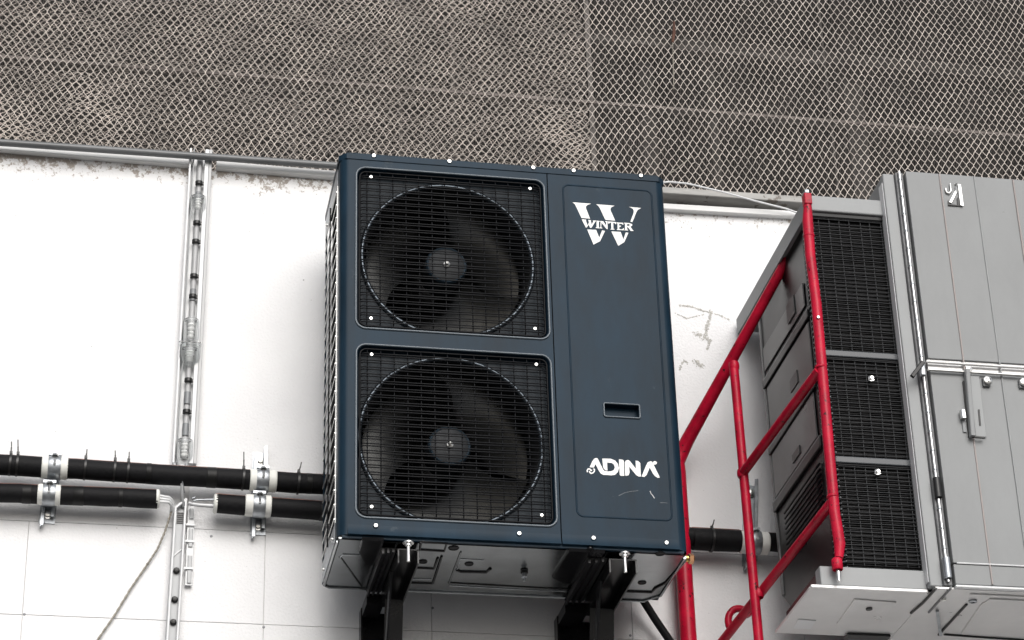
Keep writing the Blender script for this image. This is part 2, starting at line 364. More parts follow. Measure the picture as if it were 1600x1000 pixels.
def diamond(x0, x1, z0, z1, w, h, y, r, seed, rot=0, warp=1):
    n = int((x1-x0)/(w/2))+1; hn = int((z1-z0)/(h/2))+1
    # each wire zig-zags upwards and hooks its neighbours; a short twist at every crossing
    pts = []
    for k in range(hn):
        side = (k % 2)*2-1; zc = k*h/2
        for dz, dx in ((-.10*h/2, .236), (.10*h/2, .236)): pts.append((side*dx*w, zc+dz, .0012*side))
    pts = np.array(pts); P = np.empty((n, len(pts), 3))
    for i in range(n):
        P[i, :, 0] = x0+i*w/2+pts[:, 0]*(1 if i % 2 == 0 else -1); P[i, :, 2] = z0+pts[:, 1]; P[i, :, 1] = y+pts[:, 2]
    P[:, :, 0] += RNG.normal(0, w*.035, P.shape[:2]); P[:, :, 2] += RNG.normal(0, h*.03, P.shape[:2])
    if rot:
        cx, cz = (x0+x1)/2, (z0+z1)/2; c, s = math.cos(rot), math.sin(rot); a = P[:, :, 0]-cx; b = P[:, :, 2]-cz
        P[:, :, 0] = cx+a*c-b*s; P[:, :, 2] = cz+a*s+b*c
    dx, dz = wavy(P[:, :, 0], P[:, :, 2], seed); P[:, :, 0] += dx*warp; P[:, :, 2] += dz*warp; P[:, :, 1] += dx
    if warp > 1: P[:, :, 2] += .0045*np.sin(31*P[:, :, 0]+6*np.sin(9*P[:, :, 2]))+.003*np.sin(57*P[:, :, 2]+3*P[:, :, 0]); P[:, :, 0] += .004*np.sin(43*P[:, :, 2]+5*P[:, :, 0])
    return tubes(P, r)
XS = A(922, 130, .56).x
Vv, F = diamond(X0, X1, Z0, Z1, .0243, .0395, .552, .00135, 1.0)
np_obj('diamond_mesh', Vv, F, 'mesh_wire', scr, kind='stuff')
Vv, F = diamond(X0-.1, XS-.01, Z0-.05, Z1+.05, .0300, .0215, .580, .0019, 4.0, .05, 2.6)
keep = None
np_obj('second_diamond_mesh', Vv, F, 'mesh_old', scr, kind='stuff', label='second layer of older flatter diamond mesh')
pitch = .0056
xs = np.arange(X0, X1, pitch); zs = np.arange(Z0-.02, Z1, pitch*.98)
m = 20
P = np.empty((len(xs), m, 3)); P[:, :, 0] = xs[:, None]; P[:, :, 2] = np.linspace(Z0-.02, Z1, m)[None]; P[:, :, 1] = .572
d1, d2 = wavy(P[:, :, 0], P[:, :, 2], 2.2); P[:, :, 0] += d1*.8
v1, f1 = tubes(P, .00072)
m = 70
P = np.empty((len(zs), m, 3)); P[:, :, 2] = zs[:, None]; P[:, :, 0] = np.linspace(X0, X1, m)[None]; P[:, :, 1] = .5735
d1, d2 = wavy(P[:, :, 0], P[:, :, 2], 2.2); P[:, :, 2] += d2*.8
v2, f2 = tubes(P, .00072)
np_obj('insect_screen', np.vstack([v1, v2]), np.vstack([f1, f2+len(v1)]), 'fine_wire', scr, kind='stuff')
# seams and stiffeners of the screen
def seam(px0, py0, px1, py1, wd, Y=.578, dp=.006, m='mesh_frame', name='stiffener', ext=True):
    a = A(px0, py0, Y); b = A(px1, py1, Y)
    if ext: d = (b-a).normalized(); a = a-d*.35; b = b+d*.35
    return MB().beam(a, b, wd, dp, (0, 0, 1) if abs(b.x-a.x) > abs(b.z-a.z) else (1, 0, 0)).build(name, m, scr)
seam(0, 88, 1600, 212, .0105, .561, .004, 'mesh_band')
seam(0, 93, 1600, 218, .020, .590, .004)
seam(640, 28, 1290, 98, .016, .586, .004, ext=False)
for px, wd, yy in ((922, .016, .564), (462, .012, .59), (708, .014, .59), (625, .010, .592), (1292, .008, .59)):
    a = A(px, 130, yy); MB().box((a.x-wd/2, yy-.002, Z0-.02), (a.x+wd/2, yy+.003, Z1)).build('stiffener', 'mesh_frame', scr)
for z in (Z1+.012,): MB().box((X0, .54, z-.012), (X1, .60, z+.03)).build('head_frame', 'mesh_frame', scr)
# the dim loft behind the mesh
loft = thing('dark_loft', 'dim open storey behind the wire mesh above the wall', 'building', (0, 1.6, 1.4))
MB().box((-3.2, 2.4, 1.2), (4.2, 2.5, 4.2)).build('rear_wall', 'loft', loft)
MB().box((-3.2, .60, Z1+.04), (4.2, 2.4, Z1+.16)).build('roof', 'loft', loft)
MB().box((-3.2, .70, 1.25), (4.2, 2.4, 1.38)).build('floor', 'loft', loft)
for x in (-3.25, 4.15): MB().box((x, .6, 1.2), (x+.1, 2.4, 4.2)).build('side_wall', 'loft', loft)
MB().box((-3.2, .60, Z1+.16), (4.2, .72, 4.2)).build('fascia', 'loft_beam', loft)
for px, wd in ((1010, .05), (1330, .07), (1110, .03)):
    a = A(px, 120, 1.0); MB().box((a.x-wd/2, 1.0, 1.38), (a.x+wd/2, 1.05, Z1+.03)).build('stud', 'loft_beam', loft)
MB().beam(A(930, 60, .95), A(1700, 130, .95), .05, .03, (0, 0, 1)).build('rail', 'loft_beam', loft)
# the rusty stub and the string that hang in it
st = thing('rusty_hanger', 'short rusty bar with a string hanging in the mesh', 'hanger', A(1052, 66, .535))
a = A(1053, 34, .54); b = A(1051, 66, .535)
MB().tube([a, a.lerp(b, .5)+V((.003, 0, 0)), b], [.004, .006, .0045], 8).build('bar', 'rust', st, 40)
MB().tube([b, A(1052, 100, .54), A(1053, 140, .545)], .0014, 6).build('string', 'rope', st)
c = A(1046, 272, .54); MB().tube([A(1080, 245, .54), A(1060, 262, .537), c], .0015, 6).build('string', 'rope', st)

# ------------------------------------------------------------------ grey conduit along the wall top (left)
a = A(-80, 217, .45); b = A(527, 259, .45); d = (b-a).normalized(); b = b+d*.08; a = a-d*.8
MB().tube([a, a.lerp(b, .5), b], .0112, 14).build('conduit', 'conduit', None, 40)
tag(bpy.data.objects['conduit'], 'grey conduit running along the top of the wall left of the dark machine', 'conduit')
# ------------------------------------------------------------------ clear lamp channel
def on(p0, p1, t): return V(p0).lerp(V(p1), t)
la, lb = A(313.5, 236, .478), A(287, 726, .478)
lc = thing('lamp_channel', 'clear plastic lamp channel with bulbs running up the wall joint', 'light strip', (lb.x, WALL, lb.z))
ld = (lb-la).normalized(); ls = V((1, 0, 0)); ls = (ls-ld*ls.dot(ld)).normalized()
MB().beam(la+V((0, .012, 0)), lb+V((0, .012, 0)), .062, .004, (1, 0, 0)).build('back_plate', 'plastic_light', lc)
for s_, m_, wd in ((-.030, 'plastic_light', .006), (-.020, 'plastic_grey', .003), (.020, 'plastic_light', .012), (.031, 'plastic_mid', .009)):
    MB().beam(la+ls*s_, lb+ls*s_, wd, .026, (1, 0, 0), .001).build('rail', m_, lc)
MB().tube([on(la, lb, .02), on(la, lb, .98)], .0085, 10).build('inner_tube', 'plastic_mid', lc, 40)
def lamp_t(py): return (py-236)/(726-236)
for py in (292, 357, 387, 442, 474, 603, 650):
    p = on(la, lb, lamp_t(py)); off = V((0, -.008, 0))
    mb = MB(); mb.lathe(p+off, ld, [(.006, -.006), (.0115, -.005), (.0115, .005), (.006, .006)], 14); mb.beam(p+off+ls*.008, p+off+ls*.017, .009, .008, (0, 0, 1))
    mb.build('clip', 'tie', lc, 40)
for py in (306, 462, 620, 667):
    p = on(la, lb, lamp_t(py)); q = on(la, lb, lamp_t(py+18)); MB().tube([p+V((0, -.003, 0)), q+V((0, -.003, 0))], .0095, 10).build('label_band', 'plastic_dark', lc, 40)
for py0, py1 in ((314, 338), (510, 546), (556, 576), (692, 722)):
    p = on(la, lb, lamp_t(py0)); q = on(la, lb, lamp_t(py1)); mid = (p+q)/2; h = (q-p).length/2
    o = V((0, -.006, 0))
    MB().lathe(mid+o, ld, [(.012, -h), (.023, -h*.95), (.025, -h*.6), (.025, h*.6), (.021, h), (.013, h)], 20).build('bulb_cover', 'clear', lc, 40)
    bulb = MB()
    for k in range(4): bulb.lathe(mid+o+ld*((k-1.5)*h*.34), ld, [(.002, -h*.16), (.007+.002*(k % 2), -h*.12), (.009, 0), (.006, h*.12), (.002, h*.16)], 10)
    bulb.build('bulb', 'print_white', lc, 50)
p = on(la, lb, lamp_t(566))+V((0, -.010, 0)); MB().lathe(p, ld, [(.020, -.034), (.030, -.030), (.031, -.010), (.030, .008), (.024, .022), (.012, .031), (.001, .034)], 24).build('globe_cover', 'clear', lc, 60)
p = on(la, lb, lamp_t(549)); MB().beam(p-ls*.034+V((0, -.012, 0)), p+ls*.030+V((0, -.012, 0)), .008, .03, (0, 0, 1), .002).build('clear_cap', 'clear', lc)
# loose cables under it
MB().tube([A(272, 724, .44), A(277, 738, .428), A(284, 755, .428), A(285, 778, .45), A(286, 792, .47)], .0042, 8).build('lamp_cable', 'plastic_grey', lc, 60)
MB().tube([A(290, 724, .45), A(288, 735, .42), A(285, 752, .42), A(288, 770, .45)], .002, 6).build('lamp_cable', 'plastic_dark', lc, 60)
# ------------------------------------------------------------------ cable trunking below
ta, tb = A(282, 791, .475), A(267, 1030, .475)
tr = thing('cable_trunking', 'grey cable trunking with black screws below the black pipes', 'trunking', (tb.x, WALL, tb.z))
td = (tb-ta).normalized(); ts = V((1, 0, 0)); ts = (ts-td*ts.x).normalized()
MB().beam(ta+V((0, .01, 0)), tb+V((0, .01, 0)), .036, .018, (1, 0, 0), .001).build('channel', 'plastic_grey', tr)
for s_ in (-.0195, .0195): MB().beam(ta+ts*s_, tb+ts*s_, .006, .036, (1, 0, 0), .0015).build('rail', 'plastic_light', tr)
MB().beam(ta-td*.002-ts*.022, ta-td*.002+ts*.022, .007, .036, (0, 0, 1), .0015).build('end_cap', 'plastic_light', tr)
for py in (894, 939, 974):
    p = on(ta, tb, (py-791)/239)+V((0, .0, 0)); mb = MB(); mb.lathe(p, (0, -1, 0), [(.009, -.004), (.009, .006), (.006, .010), (.0005, .011)], 14)
    mb.build('screw', 'tie', tr, 40)
mb = MB()
for k in range(6):
    p = on(ta, tb, (802+k*3.2-791)/239); mb.box(p+V((-.008, -.0015, -.0017)), p+V((.010, .004, .0017)))
mb.build('vent', 'tie', tr)
MB().beam(on(ta, tb, (865-791)/239)-ts*.018, on(ta, tb, (865-791)/239)+ts*.018, .003, .004, (0, 0, 1)).build('cover_joint', 'plastic_light', tr)
ca, cb = A(299, 792, .488), A(294.5, 915, .488); cdv = (cb-ca).normalized()
MB().beam(ca, cb, .020, .006, (1, 0, 0), .001).build('side_strip', 'plastic_light', tr)
for k, (y0, y1) in enumerate(((796, 812), (828, 856), (870, 888), (893, 912))):
    p = on(ca, cb, (y0-792)/123); q = on(ca, cb, (y1-792)/123)
    MB().beam(p+V((.001, -.005, 0)), q+V((.001, -.005, 0)), .012, .006, (1, 0, 0), .002).build('side_clip', 'plastic_grey', tr)
for y in (822, 848, 890):
    p = on(ca, cb, (y-792)/123); MB().beam(p+V((-.016, -.008, 0)), p+V((.012, -.008, 0)), .006, .004, (0, 0, 1)).build('strap', 'plastic_light', tr)

# ------------------------------------------------------------------ insulated pipes, supports, ties
PR = .0295
PY = .435
def pipe(name, label, pa, pb, r, caps=(False, False), sag=0):
    t = thing(name, label, 'pipe', tuple(pb)); n = 24; pts = []; rs = []
    for i in range(n+1):
        f = i/n; p = pa.lerp(pb, f); pts.append(p+V((0, random.uniform(-.0008, .0008), random.uniform(-.001, .001)))); rs.append(r*(1+random.uniform(-.02, .02)))
    MB().tube(pts, rs, 20).build('insulation', 'foam', t, 40)
    d = (pb-pa).normalized()
    for f in (.18, .31, .47, .58, .70, .83, .93):
        f += random.uniform(-.03, .03); c = pa.lerp(pb, f); hw = random.uniform(.004, .016); MB().lathe(c, d, [(r*.98, -hw), (r*1.025, -hw*.9), (r*1.03, hw*.9), (r*.98, hw)], 20).build('joint_tape', 'tape_black', t, 40)
    MB().tube([p+V((0, -.002, r*.985)) for p in pts], .0028, 6).build('seam_tape', 'tape', t, 60)
    return t
u0_, u1_ = A(-60, 722, PY), A(506, 757, PY); dd = (u1_-u0_).normalized()
pipe('insulated_pipe', 'upper black foam insulated pipe running into the left side of the dark machine', u0_-dd*.6, u1_+dd*.22, PR*.98)
l0, l1 = A(-60, 768, PY), A(246, 779.5, PY); dd = (l1-l0).normalized()
tl = pipe('insulated_pipe', 'black insulated pipe at lower left ending in a white cap before the trunking', l0-dd*.6, l1, PR*.90)
MB().lathe(l1, dd, [(.0005, .006), (PR*.80, .006), (PR*.92, .003), (PR*.92, -.004)], 20).build('end_cap', 'sleeve', tl, 40)
m0 = A(337, 787, PY); m1 = A(1216, 848, PY); dd = (m1-m0).normalized()
tm = pipe('insulated_pipe', 'lower black insulated pipe passing behind the dark machine towards the red frame', m0, m1+dd*.03, PR*.93)
MB().lathe(m0, -dd, [(.0005, .006), (PR*.84, .006), (PR*.95, .003), (PR*.95, -.004)], 20).build('end_cap', 'sleeve', tm, 40)
e0 = A(1082, 842, PY); e1 = A(1156, 845.5, PY)
MB().tube([e0, e0.lerp(e1, .5), e1], [PR*1.10, PR*1.13, PR*1.08], 20).build('wrap', 'foam', tm, 40)
MB().tube([e0+V((0, -.004, PR*1.12)), e1+V((0, -.004, PR*1.09))], .003, 6).build('seam_tape', 'tape', tm, 60)
# white copper tails between the two lower pipes
wc = thing('white_cables', 'white cable tails bending down out of the capped left pipe', 'cable', tuple(A(272, 790, .46)))
for k, dz in enumerate((.010, .0, -.010)):
    p = l1+V((0, -.004, dz)); MB().tube([p, A(256, 776+k*4, PY-.004), A(264, 777+k*4, PY), A(270-k, 783+k*4, .45), A(271-k*2, 800, .47)], .0042, 8).build('cable', 'cable_white', wc, 60)
hk = thing('cable_hook', 'short pair of white and dark wires with a hook at the right pipe cap', 'cable', tuple(A(300, 783, PY)))
MB().tube([m0+V((-.004, -.003, .011)), A(309, 781, PY), A(302, 783, PY), A(300, 779, PY), A(305, 777, PY)], .0032, 8).build('cable', 'zinc', hk, 60)
MB().tube([m0+V((-.004, -.003, -.008)), A(312, 789, PY), A(304, 788, PY), A(296, 786, .46)], .0042, 8).build('cable', 'cable_white', hk, 60)
MB().tube([m0+V((-.004, -.002, -.013)), A(311, 791, PY), A(297, 789, .46)], .0016, 6).build('cable', 'plastic_dark', hk, 60)
# rope
rp = [A(270, 790, .46), A(266, 805, .47), A(258, 830, .48), A(246, 858, .487), A(228, 885, .49), A(204, 920, .49), A(180, 960, .49), A(148, 1006, .49), A(120, 1045, .488)]
fine = []
for i in range(len(rp)-1):
    for k in range(10): fine.append(rp[i].lerp(rp[i+1], k/10))
mb = MB()
for ph in (0, math.pi):
    mb.tube([p+V((math.cos(i*1.3+ph)*.0016, math.sin(i*1.3+ph)*.0016, math.sin(i*1.3+ph)*.0008)) for i, p in enumerate(fine)], .0021, 6)
k_ = A(229, 881, .488); mb.tube([k_, k_+V((.004, -.004, .001)), k_+V((.006, -.002, -.004))], .0018, 6)
tag(mb.build('rope', 'rope', None, 60), 'thin grey twisted rope hanging off the cables down the tiles', 'rope')

def support(label, x_top, y_top, x_bot, y_bot, clamps, wd=.046):
    """steel channel on the wall with pipe clamps: clamps = (px, py, radius, sleeve half width px left, right)"""
    a, b = A(x_top, y_top, .488), A(x_bot, y_bot, .488); t = thing('pipe_support', label, 'pipe bracket', tuple(b), 'galvanised pipe supports on the wall')
    d = (b-a).normalized(); s = V((1, 0, 0)); s = (s-d*s.x).normalized()
    mb = MB(); mb.beam(a+V((0, .009, 0)), b+V((0, .009, 0)), wd*.96, .004, (1, 0, 0))
    for q in (-1, 1):
        mb.beam(a+s*(q*wd/2), b+s*(q*wd/2), .004, .020, (1, 0, 0)); mb.beam(a+s*(q*(wd/2-.004))+V((0, -.011, 0)), b+s*(q*(wd/2-.004))+V((0, -.011, 0)), .011, .003, (1, 0, 0), .001)
    mb.build('strut_channel', 'zinc', t, 40)
    for q, f in ((a, 1), (b, -1)):
        p = q+d*(.026*f)+V((0, .006, 0)); m2 = MB(); m2.lathe(p, (0, -1, 0), [(.014, 0), (.014, .003), (.0095, .0035), (.0095, .010), (.004, .0115), (.0005, .0115)], 12)
        m2.build('anchor_bolt', 'screw', t, 40)
    for (px, py, r, sl, sr) in clamps:
        c = A(px, py, PY); c0 = A(px-sl, py-sl*.055, PY); c1 = A(px+sr, py+sr*.055, PY); ax = (c1-c0).normalized()
        MB().tube([c0, c0.lerp(c1, .03), c0.lerp(c1, .5), c0.lerp(c1, .97), c1], [r*1.02, r*1.10, r*1.12, r*1.10, r*1.02], 22).build('sleeve', 'sleeve', t, 40)
        mb = MB()
        R2 = r*1.15; hw = wd*.38
        mb.lathe(c, ax, [(r*1.1, -hw), (R2, -hw), (R2+.002, -hw*.6), (R2+.002, hw*.6), (R2, hw), (r*1.1, hw)], 28)
        st_ = mb.build('strap', 'zinc', t, 40)
        p = c+V((0, -.010, R2+.001)); mb = MB()
        mb.beam(p+V((-hw, .006, .002)), p+V((hw, .006, .002)), .008, .026, (0, 0, 1)); mb.build('strap_ear', 'zinc', t)
        p2 = c+V((0, -R2*.82, R2*.62)); axb = V((0, -.55, -1)).normalized()
        mb = MB(); mb.lathe(p2, -axb, [(.010, 0), (.010, .008), (.004, .009), (.0005, .009)], 6); mb.cyl(p2, p2+axb*.030, .0038, 10)
        mb.build('clamp_screw', 'screw', t, 40)
    return t
support('galvanised pipe support near the left photo edge holding two black pipes', 85, 712, 73, 816, [(85, 731, PR*.98, 20, 21), (76.5, 773, PR*.9, 18, 18)])
support('galvanised pipe support beside the trunking with a clamp on each of two pipes', 407.5, 706, 403, 834, [(410, 751, PR*.98, 20, 22), (404.5, 790.5, PR*.96, 22, 19)])
support('galvanised pipe support standing behind the red post right of the dark machine', 1174, 757, 1172, 884, [(1178, 848, PR*1.03, 22, 22)])

def tie(px, py, top, r, dx, label):
    c = A(px, py, PY); t = thing('cable_tie', label, 'cable tie', tuple(c), 'black cable ties on the pipes')
    MB().lathe(c, (1, 0, -.05), [(r*.98, -.003), (r+.0022, -.003), (r+.0022, .003), (r*.98, .003)], 22).build('loop', 'tie', t, 40)
    h = c+V((0, -.010, r+.002)); MB().box(h+V((-.004, -.004, -.004)), h+V((.004, .004, .005)), .001).build('head', 'tie', t)
    e = A(px+dx, top, PY-.012); MB().beam(h, h.lerp(e, .5)+V((dx*.0002, 0, 0)), .0042, .0016, (1, 0, 0)).beam(h.lerp(e, .5)+V((dx*.0002, 0, 0)), e, .0032, .0014, (1, 0, 0)).build('tail', 'tie', t)
tie(16, 726, 690, PR*1.0, 2, 'black cable tie with upright tail, leftmost on the upper pipe')
tie(27, 727, 687, PR*1.0, 1, 'black cable tie just left of the left galvanised support, second from the left')
tie(133, 733, 702, PR*1.0, 3, 'black cable tie first to the right of the left galvanised support')
tie(179, 736, 704, PR*1.0, 1, 'black cable tie in the middle of the three between left support and lamp channel')
tie(200, 737.5, 706, PR*1.0, 2, 'black cable tie nearest the lamp channel on its left')
tie(380, 749, 706, PR*1.0, 1, 'tall black cable tie between lamp channel and the middle galvanised support')
tie(466, 755, 722, PR*1.04, 5, 'black cable tie on the upper pipe just before the dark machine')
tie(1112, 844, 812, PR*1.14, 4, 'black cable tie on the thick pipe wrap right of the dark machine')

# ------------------------------------------------------------------ the dark twin-fan machine
UW, UH, UD = .95, 1.189, .353
unit = thing('condensing_unit', 'dark navy twin fan outdoor cooling unit hung on black wall brackets', 'air conditioner', (.475, .17, 0))
CR = .026                                            # corner radius
seamx = (A(852, 265).x+A(880, 850).x)/2
LIP = .022
ZT = UH-LIP
def hole(pts): 
    q = [A(*p) for p in pts]; return (min((q[0].x+q[3].x)/2, 9), (q[1].x+q[2].x)/2, (q[2].z+q[3].z)/2, (q[0].z+q[1].z)/2)
H1 = hole([(557, 258), (848, 288), (858, 528), (559, 512)])
H2 = hole([(557, 534), (860, 562), (868, 822), (559, 806)])
def corner(x0, sgn, z0, z1, mb, back=.06, n=8):
    # rounded vertical corner going from the front plane to the side plane
    cx = x0+sgn*CR; pts = [(cx-sgn*CR*math.sin(a), CR-CR*math.cos(a)) for a in [math.pi/2*i/n for i in range(n+1)]]+[(x0, back)]
    t = .0015; vs = []
    for z in (z0, z1): vs += [(p[0], p[1], z) for p in pts]
    k = len(pts); mb.add(vs, [(i, i+1, k+i+1, k+i) for i in range(k-1)])
T = .0016
fr = MB(); fr.plate([(CR, .034), (seamx-.0015, .034), (seamx-.0015, ZT), (CR, ZT)], [rrect(*H1, .026), rrect(*H2, .026)], FXZ, 0, T)
corner(0, 1, .004, ZT, fr)
# recess walls
for Hh in (H1, H2):
    lp = rrect(*Hh, .026); lp2 = rrect(Hh[0]+.006, Hh[1]-.006, Hh[2]+.006, Hh[3]-.006, .022); k = len(lp)
    fr.add([(a, T, b) for a, b in lp]+[(a, .028, b) for a, b in lp2], [(i, (i+1) % k, k+(i+1) % k, k+i) for i in range(k)])
def flare(mb, xa, xb):
    n_ = 5; q = [(.034-.030*i/n_, -.0065*(i/n_)**1.6) for i in range(n_+1)]; k_ = n_+1
    mb.add([(xa, y, z) for z, y in q]+[(xb, y, z) for z, y in q]+[(xa, .004, .004), (xb, .004, .004)], [(i, i+1, k_+i+1, k_+i) for i in range(n_)]+[(k_-1, 2*k_, 2*k_+1, 2*k_-1)])
flare(fr, CR, seamx-.0015)
front = fr.build('fan_panel', 'navy', unit, 25)
for Hh in (H1, H2):
    lp = rrect(Hh[0]-.003, Hh[1]+.003, Hh[2]-.003, Hh[3]+.003, .028, 8)
    MB().tube([(a, -.0006, b) for a, b in lp], .0034, 10, closed=True).build('rim', 'rim_highlight', front, 60)
sv = MB()
hx = [A(943, 629), A(999, 634), A(1000, 655), A(946, 650)]
HX = (min(hx[0].x, hx[3].x), max(hx[1].x, hx[2].x), (hx[2].z+hx[3].z)/2, (hx[0].z+hx[1].z)/2)
sv.plate([(seamx+.0015, .034), (UW-CR, .034), (UW-CR, ZT), (seamx+.0015, ZT)], [rrect(HX[0]+.002, HX[1]-.002, HX[2]+.002, HX[3]-.002, .004, 3)], FXZ, 0, T)
corner(UW, -1, .004, ZT, sv, .32)
flare(sv, seamx+.0015, UW-CR)
svp = sv.build('service_panel', 'navy', unit, 25)
# pressed bead round the service panel
e = [A(877, 286), A(1020, 301), A(1048, 817), A(904, 803)]
lp = rrect((e[0].x+e[3].x)/2, (e[1].x+e[2].x)/2, (e[2].z+e[3].z)/2, (e[0].z+e[1].z)/2, .018, 6)
MB().tube([(a, .0012, b) for a, b in lp], .0030, 8, closed=True).build('pressed_bead', 'navy', svp, 60)
# recessed grip
g = MB(); a0_, a1_, b0_, b1_ = HX
g.box((a0_+.002, .022, b0_+.002), (a1_-.002, .024, b1_-.002))
g.add([(a0_+.002, 0.001, b0_+.002), (a1_-.002, 0.001, b0_+.002), (a1_-.002, 0.001, b1_-.002), (a0_+.002, 0.001, b1_-.002), (a0_+.002, .022, b0_+.002), (a1_-.002, .022, b0_+.002), (a1_-.002, .022, b1_-.002), (a0_+.002, .022, b1_-.002)],
      [(0, 1, 5, 4), (1, 2, 6, 5), (2, 3, 7, 6), (3, 0, 4, 7)])
grip = g.build('grip', 'navy', unit)
MB().tube([(a, -.0014, b) for a, b in rrect(a0_, a1_, b0_, b1_, .005, 4)], .0028, 8, closed=True).build('grip_rim', 'rim_highlight', grip, 60)
# top cap with a turned down lip
cap = MB(); k = 8
def capring(o, z, ch):
    return [(-o+ch, -o, z), (UW+o-ch, -o, z), (UW+o, -o+ch, z), (UW+o, UD+o, z), (-o, UD+o, z), (-o, -o+ch, z)]
r1 = capring(.0025, ZT-.002, .02); r2 = capring(.0025, UH-.006, .02); r3 = capring(-.004, UH, .02)
cap.add(r1+r2+r3, [(i, (i+1) % 6, 6+(i+1) % 6, 6+i) for i in range(6)]+[(6+i, 6+(i+1) % 6, 12+(i+1) % 6, 12+i) for i in range(6)]+[tuple(range(12, 18))])
capo = cap.build('top_cap', 'navy', unit)
for px, py in ((584, 237.5), (702, 247.5), (833, 260), (896, 265.5), (1001, 274)):
    p = A(px, py, -.0025); screw(MB(), (p.x, -.0025, min(p.z, UH-.010)), (0, -1, 0), .0068, .0045).build('screw', 'screw', unit, 40)
for px, py in ((587, 822), (811, 834.5), (927, 841.5), (1041, 849)):
    p = A(px, py); screw(MB(), (p.x, -.002, p.z), (0, -1, 0), .0066, .0045).build('screw', 'screw', unit, 40)
# base lip under the front
MB().box((.012, .004, -.003), (UW-.012, .02, .004)).build('bottom_lip', 'navy', unit)
# back and inner walls
MB().box((.02, UD-.004, .0), (UW-.0, UD, ZT)).build('back_panel', 'dark_inside', unit)
MB().box((UW-.0045, .315, .0), (UW-.001, UD-.004, ZT-.003)).build('right_side_panel', 'navy', unit)
MB().box((seamx+.01, .05, .01), (seamx+.014, UD-.03, ZT-.01)).build('divider', 'dark_inside', unit)
cm = MB()
for i in range(120):
    z = .01+i*(ZT-.03)/120; cm.box((.030, .075, z), (.044, UD-.03, z+.004)); 
cm.box((.046, .07, .005), (.05, UD-.03, ZT-.01)); cm.box((.03, UD-.05, .005), (seamx, UD-.046, ZT-.01))
cm.build('coil', 'coil', unit, kind='stuff')
# left side guard: thin frame and lattice over the coil
sg = MB().box((-.001, .058, .004), (.003, .076, ZT-.003)).build('side_guard_frame', 'screw', unit)
MB().box((-.001, UD-.016, .002), (.003, UD-.002, ZT-.003)).build('side_guard_frame', 'navy', unit)
MB().box((-.0015, .058, .004), (.002, UD-.002, .060)).build('side_sill', 'zinc', unit)
MB().box((-.0015, .058, ZT-.060), (.002, UD-.002, ZT-.004)).build('side_head', 'zinc', unit)
for i in range(25):
    z = .075+i*(ZT-.15)/24; MB().cyl((-.002, .066, z), (-.002, UD-.009, z), .0019, 6).build('side_guard_wire', 'screw', unit)
for yy in (.20,): MB().cyl((-.0045, yy, .05), (-.0045, yy, ZT-.05), .0022, 6).build('side_guard_wire', 'grille_black', unit)
for zz, yy in ((ZT-.05, .30), (.03, .10), (.025, .30)): screw(MB(), (-.0015, yy, zz), (-1, 0, 0), .006, .006).build('screw', 'screw', unit, 40)
